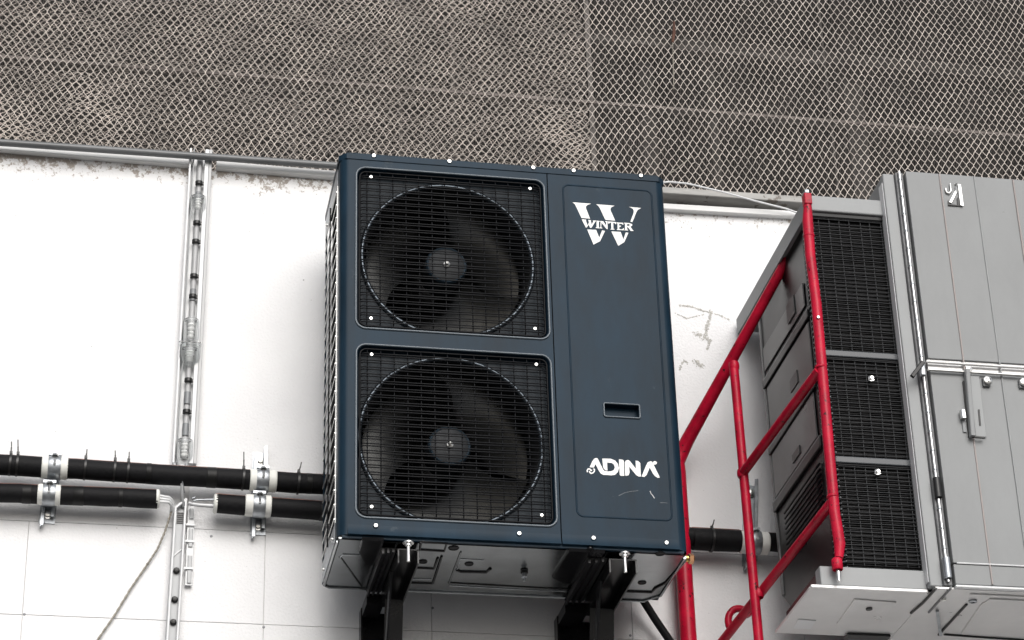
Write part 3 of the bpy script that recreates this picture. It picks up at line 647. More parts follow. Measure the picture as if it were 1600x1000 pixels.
# fans
def fan(Hh, hubpx, ringR):
    hc = A(*hubpx, .045); cx, cz = hc.x, hc.z
    sh = MB(); lp = rrect(Hh[0]+.006, Hh[1]-.006, Hh[2]+.006, Hh[3]-.006, .022)
    sh.plate(lp, [circ(cx, cz, ringR+.004, 64)], FXZ, .028, .030)
    s_ = sh.build('shroud_plate', 'navy_dark', unit, 30)
    prof = [(ringR+.012, -.027), (ringR+.009, -.020), (ringR+.003, -.0185), (ringR-.002, -.022), (ringR-.003, -.034)]
    MB().lathe((cx, 0, cz), (0, -1, 0), [(ringR-.003, -.034), (ringR-.003, -.17), (ringR+.01, -.21)], 72).build('shroud_tunnel', 'dark_inside', s_, 60)  # tunnel wall coloured near black to stand for the shade inside
    MB().lathe((cx, 0, cz), (0, -1, 0), prof, 72).build('bell_mouth', 'ring', s_, 60)
    MB().box((Hh[0]-.01, .305, Hh[2]), (Hh[1]+.0, .308, Hh[3])).build('rear_fins', 'dark_inside', s_)
    f_ = MB(); hr = .060
    f_.lathe((cx, .048, cz), (0, -1, 0), [(.0005, 0), (.010, 0), (hr*.82, -.0005), (hr*.97, -.004), (hr, -.010), (hr, -.085)], 40)
    hub = f_.build('fan_hub', 'hub', unit, 40)
    MB().lathe((cx, .046, cz), (0, -1, 0), [(.009, -.004), (.009, .004), (.004, .006), (.004, .012), (.0005, .013)], 12).build('shaft_nut', 'screw', hub, 40)
    MB().lathe((cx, .0485, cz), (0, -1, 0), [(hr*.86, 0), (hr*.93, .0022), (hr*.985, -.004)], 40).build('hub_ring', 'navy_edge', hub, 60)
    for bl in range(3):
        th0 = math.radians(128+120*bl); nr, na = 10, 16; vs = []
        for i in range(nr+1):
            q = i/nr; r = hr*.96+(ringR-.014-hr*.96)*q
            sweep = math.radians(80+30*q**1.3); st_ = th0-math.radians(18*q+6*math.sin(q*3.1))
            for j in range(na+1):
                s = j/na; a = st_+sweep*s
                y = .060+.112*((1-s)**.9)*(1-.15*q)-.004*math.sin(math.pi*s)
                vs.append((cx+r*math.cos(a), y, cz+r*math.sin(a)))
        n1 = len(vs); vs += [(x, y+.003, z) for x, y, z in vs]; W_ = na+1; fs = []
        for i in range(nr):
            for j in range(na):
                a = i*W_+j; fs += [(a, a+1, a+W_+1, a+W_), (n1+a, n1+a+W_, n1+a+W_+1, n1+a+1)]
        rim = [j for j in range(W_)]+[i*W_+na for i in range(1, nr+1)]+[nr*W_+j for j in range(na-1, -1, -1)]+[i*W_ for i in range(nr-1, 0, -1)]
        for i in range(len(rim)): a, b = rim[i], rim[(i+1) % len(rim)]; fs.append((a, b, n1+b, n1+a))
        MB().add(vs, fs).build('fan_blade', 'blade', hub, 50)
    mo = MB().lathe((cx, .225, cz), (0, 1, 0), [(.0005, 0), (.05, 0), (.055, .01), (.055, .08), (.0005, .085)], 24).build('motor', 'dark_inside', unit, 40)
    for sx_ in (-1, 1): MB().box((cx+sx_*.06-.012,   .225, Hh[2]), (cx+sx_*.06+.012, .232, Hh[3])).build('motor_bracket', 'dark_inside', mo)
    # wire guard: every bar is a piece of its own
    x0, x1, z0, z1 = Hh[0]+.008, Hh[1]-.008, Hh[2]+.008, Hh[3]-.008
    gr = MB().tube([(a, .006, b) for a, b in rrect(x0, x1, z0, z1, .018, 6)], .0030, 8, closed=True).build('guard', 'grille_black', unit, 60)
    n = 23; gap = (z1-z0-.012)/n
    def hbar(z, ins=0):
        return MB().tube([(x0+ins, .014, z), (x0+ins+.002, .004, z), (x0+ins+.010, -.0005, z), (x1-ins-.010, -.0005, z), (x1-ins-.002, .004, z), (x1-ins, .014, z)], .00165, 6)
    for i in range(2*n):
        z = z0+.010+(i//2)*gap+(i % 2)*.0070; edge = min(z-z0, z1-z); ins = .018-math.sqrt(max(0, .018**2-(.018-min(edge, .018))**2)) if edge < .018 else 0
        o = hbar(z, ins).build('guard_wire', 'grille_black', gr, 60)
    m_ = 14
    for i in range(m_):
        x = x0+.020+i*(x1-x0-.040)/(m_-1)
        MB().tube([(x, .014, z0), (x, .0055, z0+.003), (x, .0030, z0+.010), (x, .0030, z1-.010), (x, .0055, z1-.003), (x, .014, z1)], .0017, 6).build('guard_wire', 'grille_black', gr, 60)
    for sx_, sz_ in ((x0+.031, z0+.020), (x1-.031, z0+.020), (x0+.031, z1-.020), (x1-.031, z1-.020)):
        screw(MB(), (sx_, -.001, sz_), (0, -1, 0), .0055, .003).build('guard_screw', 'screw', gr, 40)
fan(H1, (698, 413), .2405)
fan(H2, (703, 695), .2480)
# logos, flat print on the service panel
def poly(name, pts, holes, fn, par, m='print_white', t=.0008, y=-.0002):
    q = [fn(*p) for p in pts]; hq = [[fn(*p) for p in h] for h in holes]
    return MB().plate([(p.x, p.z) for p in q], [[(p.x, p.z) for p in h] for h in hq], FXZ, y-t, y).build(name, m, par)
LW = lambda cx, cy: A(885+cx*.09003, 305+cy*.09)
lg = poly('letter', [(105, 125), (425, 150), (365, 172), (340, 195), (336, 225), (410, 410), (260, 398), (185, 235), (150, 165)], [], LW, svp)
for pts, hs_ in (
    ([(515, 160), (835, 185), (785, 207), (763, 240), (768, 272), (845, 445), (675, 430), (585, 240), (555, 190)], []),
    ([(1085, 205), (1295, 225), (1240, 256), (1215, 295), (1145, 468), (1110, 462), (1165, 310), (1168, 275), (1155, 242), (1125, 222)], []),
    ([(360, 598), (515, 605), (570, 740), (618, 615), (668, 622), (585, 800), (470, 860)], []),
    ([(780, 632), (940, 640), (988, 770), (1030, 650), (1075, 655), (1005, 815), (900, 882)], []),
    ([(265, 420), (345, 427), (335, 440), (368, 528), (392, 470), (375, 432), (430, 438), (422, 450), (440, 515), (468, 450), (455, 440), (520, 445), (500, 462), (432, 570), (410, 568), (385, 515), (352, 565), (335, 562)], []),
    ([(524, 445), (575, 450), (575, 462), (562, 465), (562, 560), (575, 565), (575, 578), (510, 572), (510, 560), (524, 556)], []),
    ([(583, 450), (640, 455), (690, 535), (688, 470), (672, 462), (672, 452), (718, 458), (718, 468), (712, 472), (715, 592), (690, 585), (607, 478), (604, 560), (618, 568), (618, 580), (579, 576), (579, 566), (590, 560), (592, 465), (583, 460)], []),
    ([(724, 458), (860, 470), (865, 505), (850, 505), (838, 485), (812, 482), (815, 588), (832, 592), (832, 602), (765, 598), (765, 588), (780, 585), (775, 480), (750, 478), (740, 498), (727, 495)], []),
    ([(870, 475), (985, 483), (988, 515), (972, 512), (965, 500), (915, 496), (916, 530), (945, 532), (945, 550), (917, 548), (918, 592), (970, 596), (985, 575), (999, 575), (992, 612), (875, 604), (875, 594), (888, 590), (885, 490), (870, 486)], []),
    ([(1002, 480), (1090, 486), (1140, 505), (1142, 530), (1110, 550), (1150, 610), (1165, 615), (1160, 625), (1115, 622), (1065, 555), (1052, 555), (1055, 600), (1070, 606), (1070, 615), (1005, 612), (1005, 602), (1018, 598), (1015, 495), (1002, 491)], [[(1052, 500), (1085, 503), (1100, 515), (1090, 535), (1052, 537)]]),
): poly('letter', pts, hs_, LW, svp)
LA = lambda cx, cy: A(905+cx*.0875, 700+cy*.0875)
for pts in (
    [(185, 345), (235, 235), (268, 192), (300, 180), (325, 186), (345, 220), (425, 385), (450, 412), (512, 418), (512, 485), (430, 482), (385, 460), (350, 410), (290, 290), (260, 352)],
    [(412, 190), (560, 195), (640, 225), (690, 285), (710, 360), (690, 430), (640, 480), (570, 490), (515, 487), (515, 420), (565, 418), (615, 400), (635, 350), (620, 300), (580, 270), (498, 262), (503, 402), (470, 400), (438, 372), (425, 340)],
    [(708, 205), (770, 210), (795, 225), (805, 500), (740, 498), (722, 480)],
    [(812, 260), (830, 225), (870, 215), (905, 235), (1012, 375), (1005, 228), (1050, 235), (1088, 270), (1100, 512), (1060, 510), (1020, 490), (892, 335), (898, 440), (880, 490), (822, 500)],
    [(1112, 512), (1195, 310), (1225, 255), (1270, 238), (1300, 245), (1440, 530), (1400, 535), (1350, 505), (1310, 450), (1258, 350), (1205, 480), (1165, 518)],
    [(1350+36*math.cos(a*math.pi/8), 268+32*math.sin(a*math.pi/8)) for a in range(16)],
): poly('letter', pts, [], LA, svp)
def thick(pts, wd, fn, par, name='letter'):
    L_, R_ = [], []
    for i, p in enumerate(pts):
        a = pts[max(i-1, 0)]; b = pts[min(i+1, len(pts)-1)]; dx, dy = b[0]-a[0], b[1]-a[1]; l = math.hypot(dx, dy)
        L_.append((p[0]-dy/l*wd/2, p[1]+dx/l*wd/2)); R_.append((p[0]+dy/l*wd/2, p[1]-dx/l*wd/2))
    return poly(name, L_+R_[::-1], [], fn, par)
thick([(145, 435), (142, 400), (160, 375), (188, 376), (205, 398), (228, 403)], 24, LA, svp, 'logo_swirl')
thick([(180, 415), (190, 440), (215, 455), (245, 445), (268, 420), (272, 385), (250, 372)], 24, LA, svp, 'logo_swirl')
# scratches
CS = lambda cx, cy: A(820+cx*.34, 540+cy*.34)
stroke([(432, 690), (460, 676), (490, 670), (522, 667)], .0012, 'scratch', svp, 'navy_edge', 0, CS, .0004)
stroke([(575, 668), (580, 680), (590, 692), (596, 702)], .0022, 'scratch', svp, 'plastic_grey', 0, CS, .0004)
stroke([(622, 722), (640, 722), (655, 724)], .001, 'scratch', svp, 'navy_edge', 0, CS, .0004)
# base pan seen from below
pan = MB(); pan.plate([(.004, .012), (UW-.02, .012), (UW-.004, .03), (UW-.004, UD-.045), (UW-.045, UD), (.018, UD), (.004, UD-.014)], [], FXY, -.003, .0)
pan_o = pan.build('base_pan', 'pan', unit)
CB = lambda cx, cy, z=-.003: B(480+cx*.4, 780+cy*.4, z)
def bead(pts, r=.0035, m='pan'):
    MB().tube([CB(*p) for p in pts], r, 8).build('pressed_rib', m, pan_o, 60)
def rim_lip():
    q = [(.004, .03), (.004, UD-.014), (.018, UD), (UW-.045, UD), (UW-.004, UD-.045), (UW-.004, .03)]
    MB().tube([(a, b, -.004) for a, b in q], .0045, 8).build('pan_lip', 'pan', pan_o, 60)
rim_lip()
SB = lambda cx, cy: CB((490+cx*.22-480)/.4, (780+cy*.22-780)/.4)
def pad(pts, z0=-.0032, z1=-.011, m='black_paint', inset=.004):
    q = [V((p.x, p.y)) for p in (SB(*c) for c in pts)]; ce = sum(q, V((0, 0)))/len(q); k = len(q)
    inn = [p+(ce-p).normalized()*inset for p in q]
    MB().add([(p.x, p.y, z0) for p in q]+[(p.x, p.y, z1) for p in inn], [(i, (i+1) % k, k+(i+1) % k, k+i) for i in range(k)]+[tuple(range(k, 2*k))]).build('pressed_pad', m, pan_o)
pad([(345, 268), (500, 272), (480, 455), (375, 455), (318, 370)])
bead([(130, 225), (140, 215), (205, 218)]); bead([(128, 225), (210, 338)])
bead([(445, 165), (545, 172), (535, 202), (440, 196), (445, 165)], .004, 'black_paint')
bead([(385, 325), (490, 328), (525, 222)], .004, 'black_paint'); bead([(405, 266), (495, 270), (510, 228)], .004, 'black_paint'); bead([(390, 310), (485, 312)], .003)
bead([(555, 325), (600, 205)], .003); bead([(550, 325), (900, 345), (1090, 352)], .003, 'black_paint'); bead([(555, 336), (900, 356), (1080, 362)], .003)
bead([(585, 275), (600, 282), (700, 284), (715, 270)], .005, 'black_paint'); bead([(585, 275), (600, 232), (690, 238)], .0025)
def padc(pts, **k): 
    return pad([((480+a*.4-490)/.22, (b*.4)/.22) for a, b in pts], **k)
padc([(1022, 190), (1165, 198), (1075, 330), (1000, 318), (955, 300)])
bead([(1230, 358), (1345, 362), (1360, 345), (1400, 325), (1475, 240)], .005, 'black_paint')
bead([(1225, 395), (1320, 400)], .003)
for cx, cy, r in ((572, 190, .013), (452, 243, .011), (632, 252, .011), (1378, 212, .012), (1308, 325, .011), (1012, 372, .011), (1105, 196, .010), (1035, 318, .008)):
    p = CB(cx, cy); MB().lathe((p.x, p.y, -.0032), (0, 0, -1), [(r*1.15, 0), (r*1.05, .0025), (r, .0025), (r*.9, -.004)], 16).build('knockout', 'black_paint', pan_o, 40)
    MB().lathe((p.x, p.y, -.0035), (0, 0, -1), [(.0005, .0003), (r, .0003), (r, 0)], 16).build('knockout_hole', 'dark_inside', pan_o)
p = CB(848, 280)
MB().lathe((p.x, p.y, -.003), (0, 0, -1), [(.010, 0), (.010, .005), (.006, .007), (.006, .015), (.0085, .016), (.0085, .019), (.004, .022), (.004, .030), (.0005, .030)], 16).build('drain_fitting', 'zinc', pan_o, 40)
MB().lathe((p.x, p.y, -.003), (0, 0, -1), [(.0105, .0005), (.0105, .006), (.008, .008)], 16).build('drain_collar', 'tie', pan_o, 40)
# brass service valve on the right flank
bv = A(1062, 874, .06); bq = A(1088, 878, .06)
val = MB().cyl((UW-.004, .06, bv.z+.004), (UW+.014, .06, bv.z+.003), .0095, 14).build('service_valve', 'brass', unit, 40)
MB().lathe((UW+.014, .06, bv.z+.003), (1, 0, 0), [(.013, 0), (.0145, .002), (.0145, .013), (.011, .016), (.0005, .016)], 6).build('valve_cap', 'copper', val)
v2 = A(1078, 838, .2); MB().cyl((UW-.003, .2, v2.z), (UW+.008, .2, v2.z), .012, 14).build('service_valve', 'brass', unit, 40)

# ------------------------------------------------------------------ wall brackets
def bracket(label, xa, xb, boltpx):
    t = thing('wall_bracket', label, 'bracket', ((xa+xb)/2, WALL, -.6), 'black steel brackets under the dark machine'); xm = (xa+xb)/2; wd = xb-xa
    zt_ = -.0145
    mb = MB(); mb.box((xa+wd*.42, .035, zt_-.003), (xb, WALL-.05, zt_)); mb.box((xb-.004, .035, zt_-.040), (xb, WALL-.05, zt_-.0032)); mb.box((xa+wd*.42, .035, zt_-.040), (xa+wd*.42+.004, WALL-.05, zt_-.0032))
    arm = mb.build('arm', 'black_paint', t)
    mb = MB()
    for q in (0, .14, .28): mb.box((xa+wd*q, .04, zt_-.014+q*.02), (xa+wd*q+.006, UD-.004, zt_+.002))
    mb.box((xa-.002, .04, zt_+.001), (xa+wd*.4, UD-.004, zt_+.003)); mb.build('rubber_rail', 'dark_side', t)
    mb = MB(); mb.box((xa-.002, WALL-.045, -.95), (xa+.004, WALL-.002, zt_-.005)); mb.box((xb-.006, WALL-.045, -.95), (xb, WALL-.002, zt_-.005)); mb.box((xa+.004, WALL-.008, -.95), (xb-.006, WALL-.002, zt_-.006)); mb.box((xa, UD-.002, zt_-.034), (xa+wd*.415, WALL-.046, zt_-.004)); mb.build('upright', 'black_paint', t)
    mb = MB()
    x_ = xa+wd*.36; mb.beam(V((x_, .12, zt_-.03)), V((x_, WALL-.03, -.66)), .005, .034, (1, 0, 0))
    x_ = xa+wd*.72; mb.beam(V((x_, .31, zt_-.035)), V((x_, WALL-.03, -.70)), wd*.52, .005, (1, 0, 0))
    mb.build('brace', 'black_paint', t)
    p = B(*boltpx, zt_-.004); p = V((p.x, p.y, zt_-.003))
    bo = MB().lathe(p, (0, 0, -1), [(.015, 0), (.015, .003), (.009, .0035), (.009, .010), (.0045, .011)], 14).build('bolt_nut', 'screw', t, 30)
    MB().cyl(p+V((0, 0, -.008)), p+V((0, 0, -.054)), .0048, 12).build('bolt_shank', 'screw', bo, 40)
xa = B(601, 846, -.015).x; xb = B(658, 850, -.015).x
bracket('black steel wall bracket under the fan side of the dark machine', xa, xb, (638, 848))
xa = B(925, 862, -.015).x; xb = B(1000, 866, -.015).x
bracket('black steel wall bracket under the service panel side of the dark machine', xa, xb, (976, 865))
hz = [A(1000, 930, .44), A(1024, 968, .45), A(1050, 1006, .46), A(1085, 1060, .47)]
tag(MB().tube(hz, .0115, 12).build('hose', 'foam', None, 40), 'black hose slanting down behind the right wall bracket', 'hose')
cb_ = [A(1030, 286, .36), A(1045, 284, .40), A(1075, 287, .42), A(1130, 300, .44), A(1180, 314, .45), A(1228, 326, .46), A(1250, 334, .47)]
tag(MB().tube(cb_, .0032, 8).build('cable', 'cable_white', None, 60), 'thin white cable strung from the dark machine to the grey one', 'cable')

# ------------------------------------------------------------------ grey machine with the coil corner
GX, GY0, GY1, GX1 = 1.300, -.250, .300, 1.512
GZT = A(1270, 332, GY0).z; GZB = A(1310, 888, GY0).z
g1 = thing('coil_unit', 'grey outdoor unit with black coil guards, partly behind the red gate', 'air conditioner', (1.39, 0, GZB))
topz = A(1265, 305, GY0-.01).z
MB().box((GX-.012, GY0-.012, GZT), (GX1, .475, topz), .004).build('top_cap', 'grey_light', g1)
MB().box((GX-.016, GY0-.010, GZT-.010), (GX-.010, .475, topz-.008)).build('cap_skirt', 'grey_paint', g1)
MB().box((GX+.012, GY0+.02, GZB), (GX1, .15, GZT)).build('core', 'dark_inside', g1)
# three framed sections on the front
zs_ = [GZT, A(1290, 551, GY0).z, A(1300, 717, GY0).z, GZB]
for z in zs_[1:3]: MB().box((GX, GY0-.002, z-.010), (GX1, GY0+.02, z+.010), .003).build('cross_bar', 'bar_dark', g1)
MB().box((GX, GY0-.004, GZT-.014), (GX1, GY0+.018, GZT-.0005), .002).build('cross_bar', 'dark_side', g1)
fm = MB()
for i in range(170):
    z = GZB+.01+i*(GZT-GZB-.02)/170; fm.box((GX+.008, GY0+.012, z), (GX1, GY0+.03, z+.0028))
fm.build('coil_fins', 'coil', g1, kind='stuff')
for k in range(3):
    zt2, zb2 = zs_[k]-.012, zs_[k+1]+.012; gd = MB().box((GX+.001, GY0-.001, zt2-.004), (GX1, GY0+.003, zt2-.001)).build('coil_guard', 'grille_black', g1)
    n = int((zt2-zb2)/.0118)
    for i in range(n):
        z = zt2-.008-(i+random.uniform(-.16, .16))*.0118
        if z < zb2: break
        MB().tube([(GX+.002, GY0+.012, z), (GX+.006, GY0-.001, z), (1.41, GY0-.002+random.uniform(-.0015, .0015), z+random.uniform(-.0015, .0015)), (GX1, GY0-.001, z)], .0011, 5).build('guard_wire', 'wire_dark', gd, 60)
    for i in range(7):
        x = GX+.022+i*.030+random.uniform(-.002, .002); MB().tube([(x, GY0+.002, zb2), (x+random.uniform(-.002, .002), GY0+.0015, (zb2+zt2)/2), (x, GY0+.002, zt2)], .0011, 5).build('guard_wire', 'wire_dark', gd, 60)
for px, py in ((1361, 592), (1371, 738)):
    p = A(px, py, GY0-.004); mb = MB(); mb.lathe(p, (0, -1, 0), [(.008, 0), (.009, .003), (.005, .006), (.005, .010), (.0005, .010)], 10); mb.tube([p+V((-.008, 0, -.004)), p+V((-.004, -.006, -.010)), p+V((.006, -.006, -.006))], .0022, 6)
    mb.build('guard_clip', 'screw', g1, 40)
# front sill and pale underside
sz0 = A(1310, 915, GY0-.012).z
PLX = B(1272, 911, sz0-.008).x; PBY = B(1203, 989, sz0-.008).y; FLX = A(1282, 900, GY0-.012).x
MB().box((FLX, GY0-.012, sz0), (GX1, GY0+.03, GZB), .003).build('front_sill', 'grey_light', g1)
MB().box((PLX, GY0-.016, sz0-.010), (GX1, GY0-.004, sz0-.0005), .002).build('drip_edge', 'grey_pan', g1)
un = MB().box((PLX, GY0+.0, sz0-.008), (GX1+.03, PBY, sz0-.0005), .002).build('base_pan', 'grey_pan', g1)
def under(px0, py0, px1, py1, px2, py2, px3, py3, m='grey_paint', h=.003):
    q = [B(a, b, sz0-.008) for a, b in ((px0, py0), (px1, py1), (px2, py2), (px3, py3))]
    MB().plate([(p.x, p.y) for p in q], [], FXY, sz0-.008-h, sz0-.0079).build('base_plate', m, un)
under(1335, 935, 1400, 940, 1370, 975, 1308, 973, 'grey_pan'); under(1247, 967, 1275, 969, 1266, 982, 1240, 981, 'plastic_light', .002)
MB().box((FLX+.004, GY0+.03, sz0), (GX+.01, PBY-.01, sz0+.05)).build('tray_side', 'black_paint', un)
MB().box((GX+.09, PBY-.03, sz0-.016), (GX1, PBY+.004, sz0-.009), .002).build('base_rail', 'tie', un)
p = B(1358, 951, sz0-.012); MB().lathe((p.x, p.y, sz0-.011), (0, 0, -1), [(.009, 0), (.009, .004), (.0005, .004)], 14).build('plug', 'tie', un)
# left flank: panels with the cap's shade put into their dark colour, ledges, vents
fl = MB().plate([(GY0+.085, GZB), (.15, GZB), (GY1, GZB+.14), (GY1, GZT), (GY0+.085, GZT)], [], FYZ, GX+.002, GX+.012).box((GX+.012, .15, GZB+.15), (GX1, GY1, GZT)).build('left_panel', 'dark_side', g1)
fg = MB().box((GX-.002, GY0+.078, GZB), (GX+.004, GY0+.088, GZT-.01)).build('corner_guard', 'grille_black', g1)
n = int((GZT-GZB)/.0165)
for i in range(n):
    z = GZT-.015-i*.0165; MB().tube([(GX+.006, GY0+.004, z), (GX-.001, GY0+.02, z+.003), (GX-.001, GY0+.08, z+.003)], .0022, 5).build('guard_wire', 'plastic_dark', fg)
MB().tube([(GX-.003, GY0+.045, GZB+.01), (GX-.003, GY0+.045, GZT-.01)], .002, 5).build('guard_wire', 'plastic_dark', fg)
def side_z(px, py): return S(px, py, GX).z
for (pa_, pb_, hh, m_) in (((1196, 597), (1250, 520), .012, 'dark_side'), ((1205, 700), (1262, 626), .010, 'tie'), ((1212, 796), (1268, 712), .014, 'tie')):
    z = (side_z(*pa_)+side_z(*pb_))/2; MB().box((GX-.008, GY0+.09, z-hh), (GX+.001, GY1-.004, z+hh), .002).build('ledge', m_, fl)
    MB().box((GX-.007, GY0+.09, z+hh), (GX+.001, GY1-.004, z+hh+.004)).build('ledge_edge', 'conduit', fl)
MB().box((GX-.003, GY1-.012, GZB+.14), (GX+.006, GY1+.002, GZT), .002).build('rear_edge', 'conduit', fl)
zc = [side_z(1196, 597), side_z(1205, 700), side_z(1212, 796)]
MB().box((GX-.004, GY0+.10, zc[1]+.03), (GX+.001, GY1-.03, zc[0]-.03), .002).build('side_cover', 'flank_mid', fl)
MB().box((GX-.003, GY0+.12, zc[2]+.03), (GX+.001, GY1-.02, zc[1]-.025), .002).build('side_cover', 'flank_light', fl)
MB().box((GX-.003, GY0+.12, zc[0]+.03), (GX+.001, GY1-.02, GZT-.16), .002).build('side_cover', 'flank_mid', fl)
for yy, z0_, z1_ in ((-.05, zc[0]+.05, zc[0]+.11), (-.02, zc[1]+.06, zc[1]+.10), (.02, zc[2]+.05, zc[2]+.075)):
    MB().box((GX-.0065, yy, z0_), (GX-.003, yy+.07, z1_), .001).build('side_slot', 'tie', fl)
lv = MB()
for i in range(9):
    z = zc[2]-.05-i*.016; MB().tube([(GX-.002, GY0+.12, z), (GX-.006, GY0+.14, z-.004), (GX-.006, GY1-.10, z-.004)], .0035, 5).build('louvre', 'grille_black', fl)

# ------------------------------------------------------------------ big grey cabinet on the right
KY = -.310
kx0 = A(1382, 268, KY).x; kz1 = A(1425, 266, KY).z; kz0 = A(1490, 915, KY).z; kx1 = 2.75
kb = thing('grey_cabinet', 'tall light grey steel cabinet with riveted doors at the right edge', 'cabinet', ((kx0+kx1)/2, 0, kz0))
cf = A(1426, 480, KY).x
MB().box((kx0+.03, KY+.03, kz0+.001), (kx1, .44, kz1-.002), .004).build('body', 'grey_paint', kb)
MB().box((kx0+.004, KY+.045, kz0+.012), (kx0+.03, .40, kz1-.006), .003).build('side_flange', 'grey_paint', kb)
# corner post: stepped profile with the hinge rod
MB().box((kx0+.002, KY+.022, kz0+.006), (kx0+.036, KY+.050, kz1-.004), .003).build('corner_post', 'grey_light', kb)
MB().box((kx0+.036, KY+.012, kz0+.004), (kx0+.060, KY+.034, kz1-.003), .003).build('corner_post', 'conduit', kb)
MB().box((kx0, KY+.030, kz0+.02), (kx0+.004, KY+.060, kz1-.03)).build('corner_strip', 'plastic_light', kb)
rod = MB().cyl((kx0+.046, KY+.006, kz0+.012), (kx0+.046, KY+.006, kz1-.004), .0042, 12).build('hinge_rod', 'screw', kb, 40)
for i in range(22):
    z = kz0+.05+i*(kz1-kz0-.08)/21; MB().lathe((kx0+.046, KY+.006, z), (0, 0, 1), [(.0042, -.003), (.0056, -.002), (.0056, .002), (.0042, .003)], 12).build('hinge_ring', 'zinc', rod, 40)
for z in (A(1440, 760, KY).z, A(1445, 885, KY).z): MB().lathe((kx0+.046, KY+.004, z), (0, 0, 1), [(.007, -.03), (.0105, -.028), (.0105, .028), (.007, .03)], 12).build('hinge_ring', 'tie' if z > kz0+.12 else 'zinc', rod, 40)
dx0 = kx0+.062
# seams between the door sheets: each sheet is a piece
cols = [dx0, A(1486, 415, KY).x, A(1541, 415, KY).x, A(1602, 415, KY).x, A(1660, 415, KY).x, A(1760, 415, KY).x, 2.50, kx1-.004]
zb1 = A(1500, 563, KY).z; zb2 = A(1500, 579, KY).z; zb3 = A(1540, 882, KY).z
for (za, zb) in ((kz1-.003, zb1), (zb2, zb3), (zb3-.002, kz0+.004)):
    for i in range(len(cols)-1):
        MB().box((cols[i]+.0012, KY+random.uniform(-.0008, .0008), zb+.001), (cols[i+1]-.0012, KY+.03, za-.001), .0016).build('door_sheet', 'grey_paint', kb)
MB().box((dx0, KY+.006, zb2), (kx1, KY+.03, zb1)).build('rail_recess', 'grey_pan', kb)
for x in cols[1:4]:
    MB().cyl((x, KY-.0006, kz0+.008), (x, KY-.0006, kz1-.006), .0026, 8).build('seam_bead', 'grey_light' if x == cols[2] else 'bead_pink', kb, 60)
za_ = A(1440, 563, KY-.01).z; zb_ = A(1450, 577, KY-.012).z
MB().cyl((dx0-.008, KY-.004, za_), (kx1, KY-.004, za_), .0042, 10).build('latch_rod', 'grey_pan', kb, 40)
MB().cyl((dx0-.008, KY-.010, zb_), (kx1, KY-.010, zb_), .0040, 10).build('latch_rod', 'screw', kb, 40)
MB().cyl((dx0+.01, KY-.001, zb3), (kx1, KY-.001, zb3), .0024, 8).build('seam_bead', 'plastic_light', kb, 40)
lz = A(1440, 575, KY-.02)
mb = MB(); mb.beam(lz+V((-.03, 0, -.028)), lz+V((.006, 0, .018)), .012, .010, (1, 0, 0), .002); mb.build('latch_lever', 'tie', kb)
MB().box(lz+V((.000, .004, -.018)), lz+V((.012, .02, .022)), .002).build('latch_block', 'zinc', kb)
# door handle
CH = lambda cx, cy, Y=KY-.004: A(1400+cx*.16, 540+cy*.16, Y)
hp, hq = CH(690, 240, KY-.014), CH(745, 890, KY-.014)
hd = MB().beam(hp, hq, .013, .020, (1, 0, 0), .002).build('handle_bar', 'grey_paint', kb)
MB().beam(CH(668, 350), CH(725, 895), .010, .008, (1, 0, 0)).build('handle_seat', 'tie', hd)
MB().beam(CH(760, 300), CH(830, 890), .030, .004, (1, 0, 0), .001).build('handle_plate', 'grey_light', hd)
MB().beam(CH(808, 625, KY-.007), CH(822, 780, KY-.007), .0045, .003, (1, 0, 0)).build('handle_slot', 'tie', hd)
MB().beam(CH(648, 635, KY-.012), CH(660, 715, KY-.012), .014, .016, (1, 0, 0), .003).build('padlock_staple', 'screw', hd)
MB().beam(CH(660, 730, KY-.003), CH(675, 845, KY-.003), .010, .003, (1, 0, 0)).build('staple_plate', 'plastic_dark', hd)
MB().beam(CH(745, 890, KY-.012), CH(865, 900, KY-.012), .004, .006, (0, 0, 1)).build('handle_pin', 'tie', hd)
p = CH(712, 235, KY-.016); MB().lathe(p, (0, -1, 0), [(.009, -.01), (.009, .004), (.0005, .006)], 12).build('handle_pivot', 'screw', hd, 40)
for cx, cy in ((885, 355), (1238, 372)):
    p = CH(cx, cy, KY-.002); nb = MB().box(p+V((-.013, -.006, -.016)), p+V((.008, .002, .010)), .002).build('lock', 'conduit', kb)
    MB().lathe(p+V((.000, -.006, 0)), (0, -1, 0), [(.0125, 0), (.0125, .006), (.010, .008), (.0005, .008)], 16).build('lock_face', 'screw', nb, 40)
    mb = MB()
    for a in range(3): q = p+V((.006*math.cos(a*2.1+.4), -.0145, .006*math.sin(a*2.1+.4))); mb.box(q-V((.002, 0, .002)), q+V((.002, .001, .002)))
    mb.build('lock_slot', 'tie', nb)
# raised badge near the top
CE = lambda cx, cy: A(1440+cx*.075, 270+cy*.075, KY)
def ebar(pts, m, t): poly('badge', pts, [], CE, kb, m, t, KY-.0015)
ebar([(740, 265), (795, 270), (855, 710), (795, 700)], 'screw', .006)
ebar([(560, 640), (655, 450), (690, 400), (705, 450), (605, 650)], 'screw', .007)
ebar([(690, 300), (735, 310), (745, 430), (700, 420)], 'plastic_dark', .003)
ebar([(545, 570), (560, 660), (740, 685), (730, 530), (775, 530), (790, 705), (545, 690)], 'tie', .003)
MB().tube([CE(490, 340)+V((0, -.004, 0)), CE(505, 420)+V((0, -.004, 0)), CE(560, 450)+V((0, -.005, 0)), CE(600, 400)+V((0, -.005, 0)), CE(585, 240)+V((0, -.004, 0))], .0026, 8).build('badge', 'screw', kb, 60)
p = CE(705, 245); MB().lathe(p+V((0, 0, 0)), (0, -1, 0), [(.003, 0), (.003, .006), (.0005, .008)], 10).build('badge', 'screw', kb, 40)
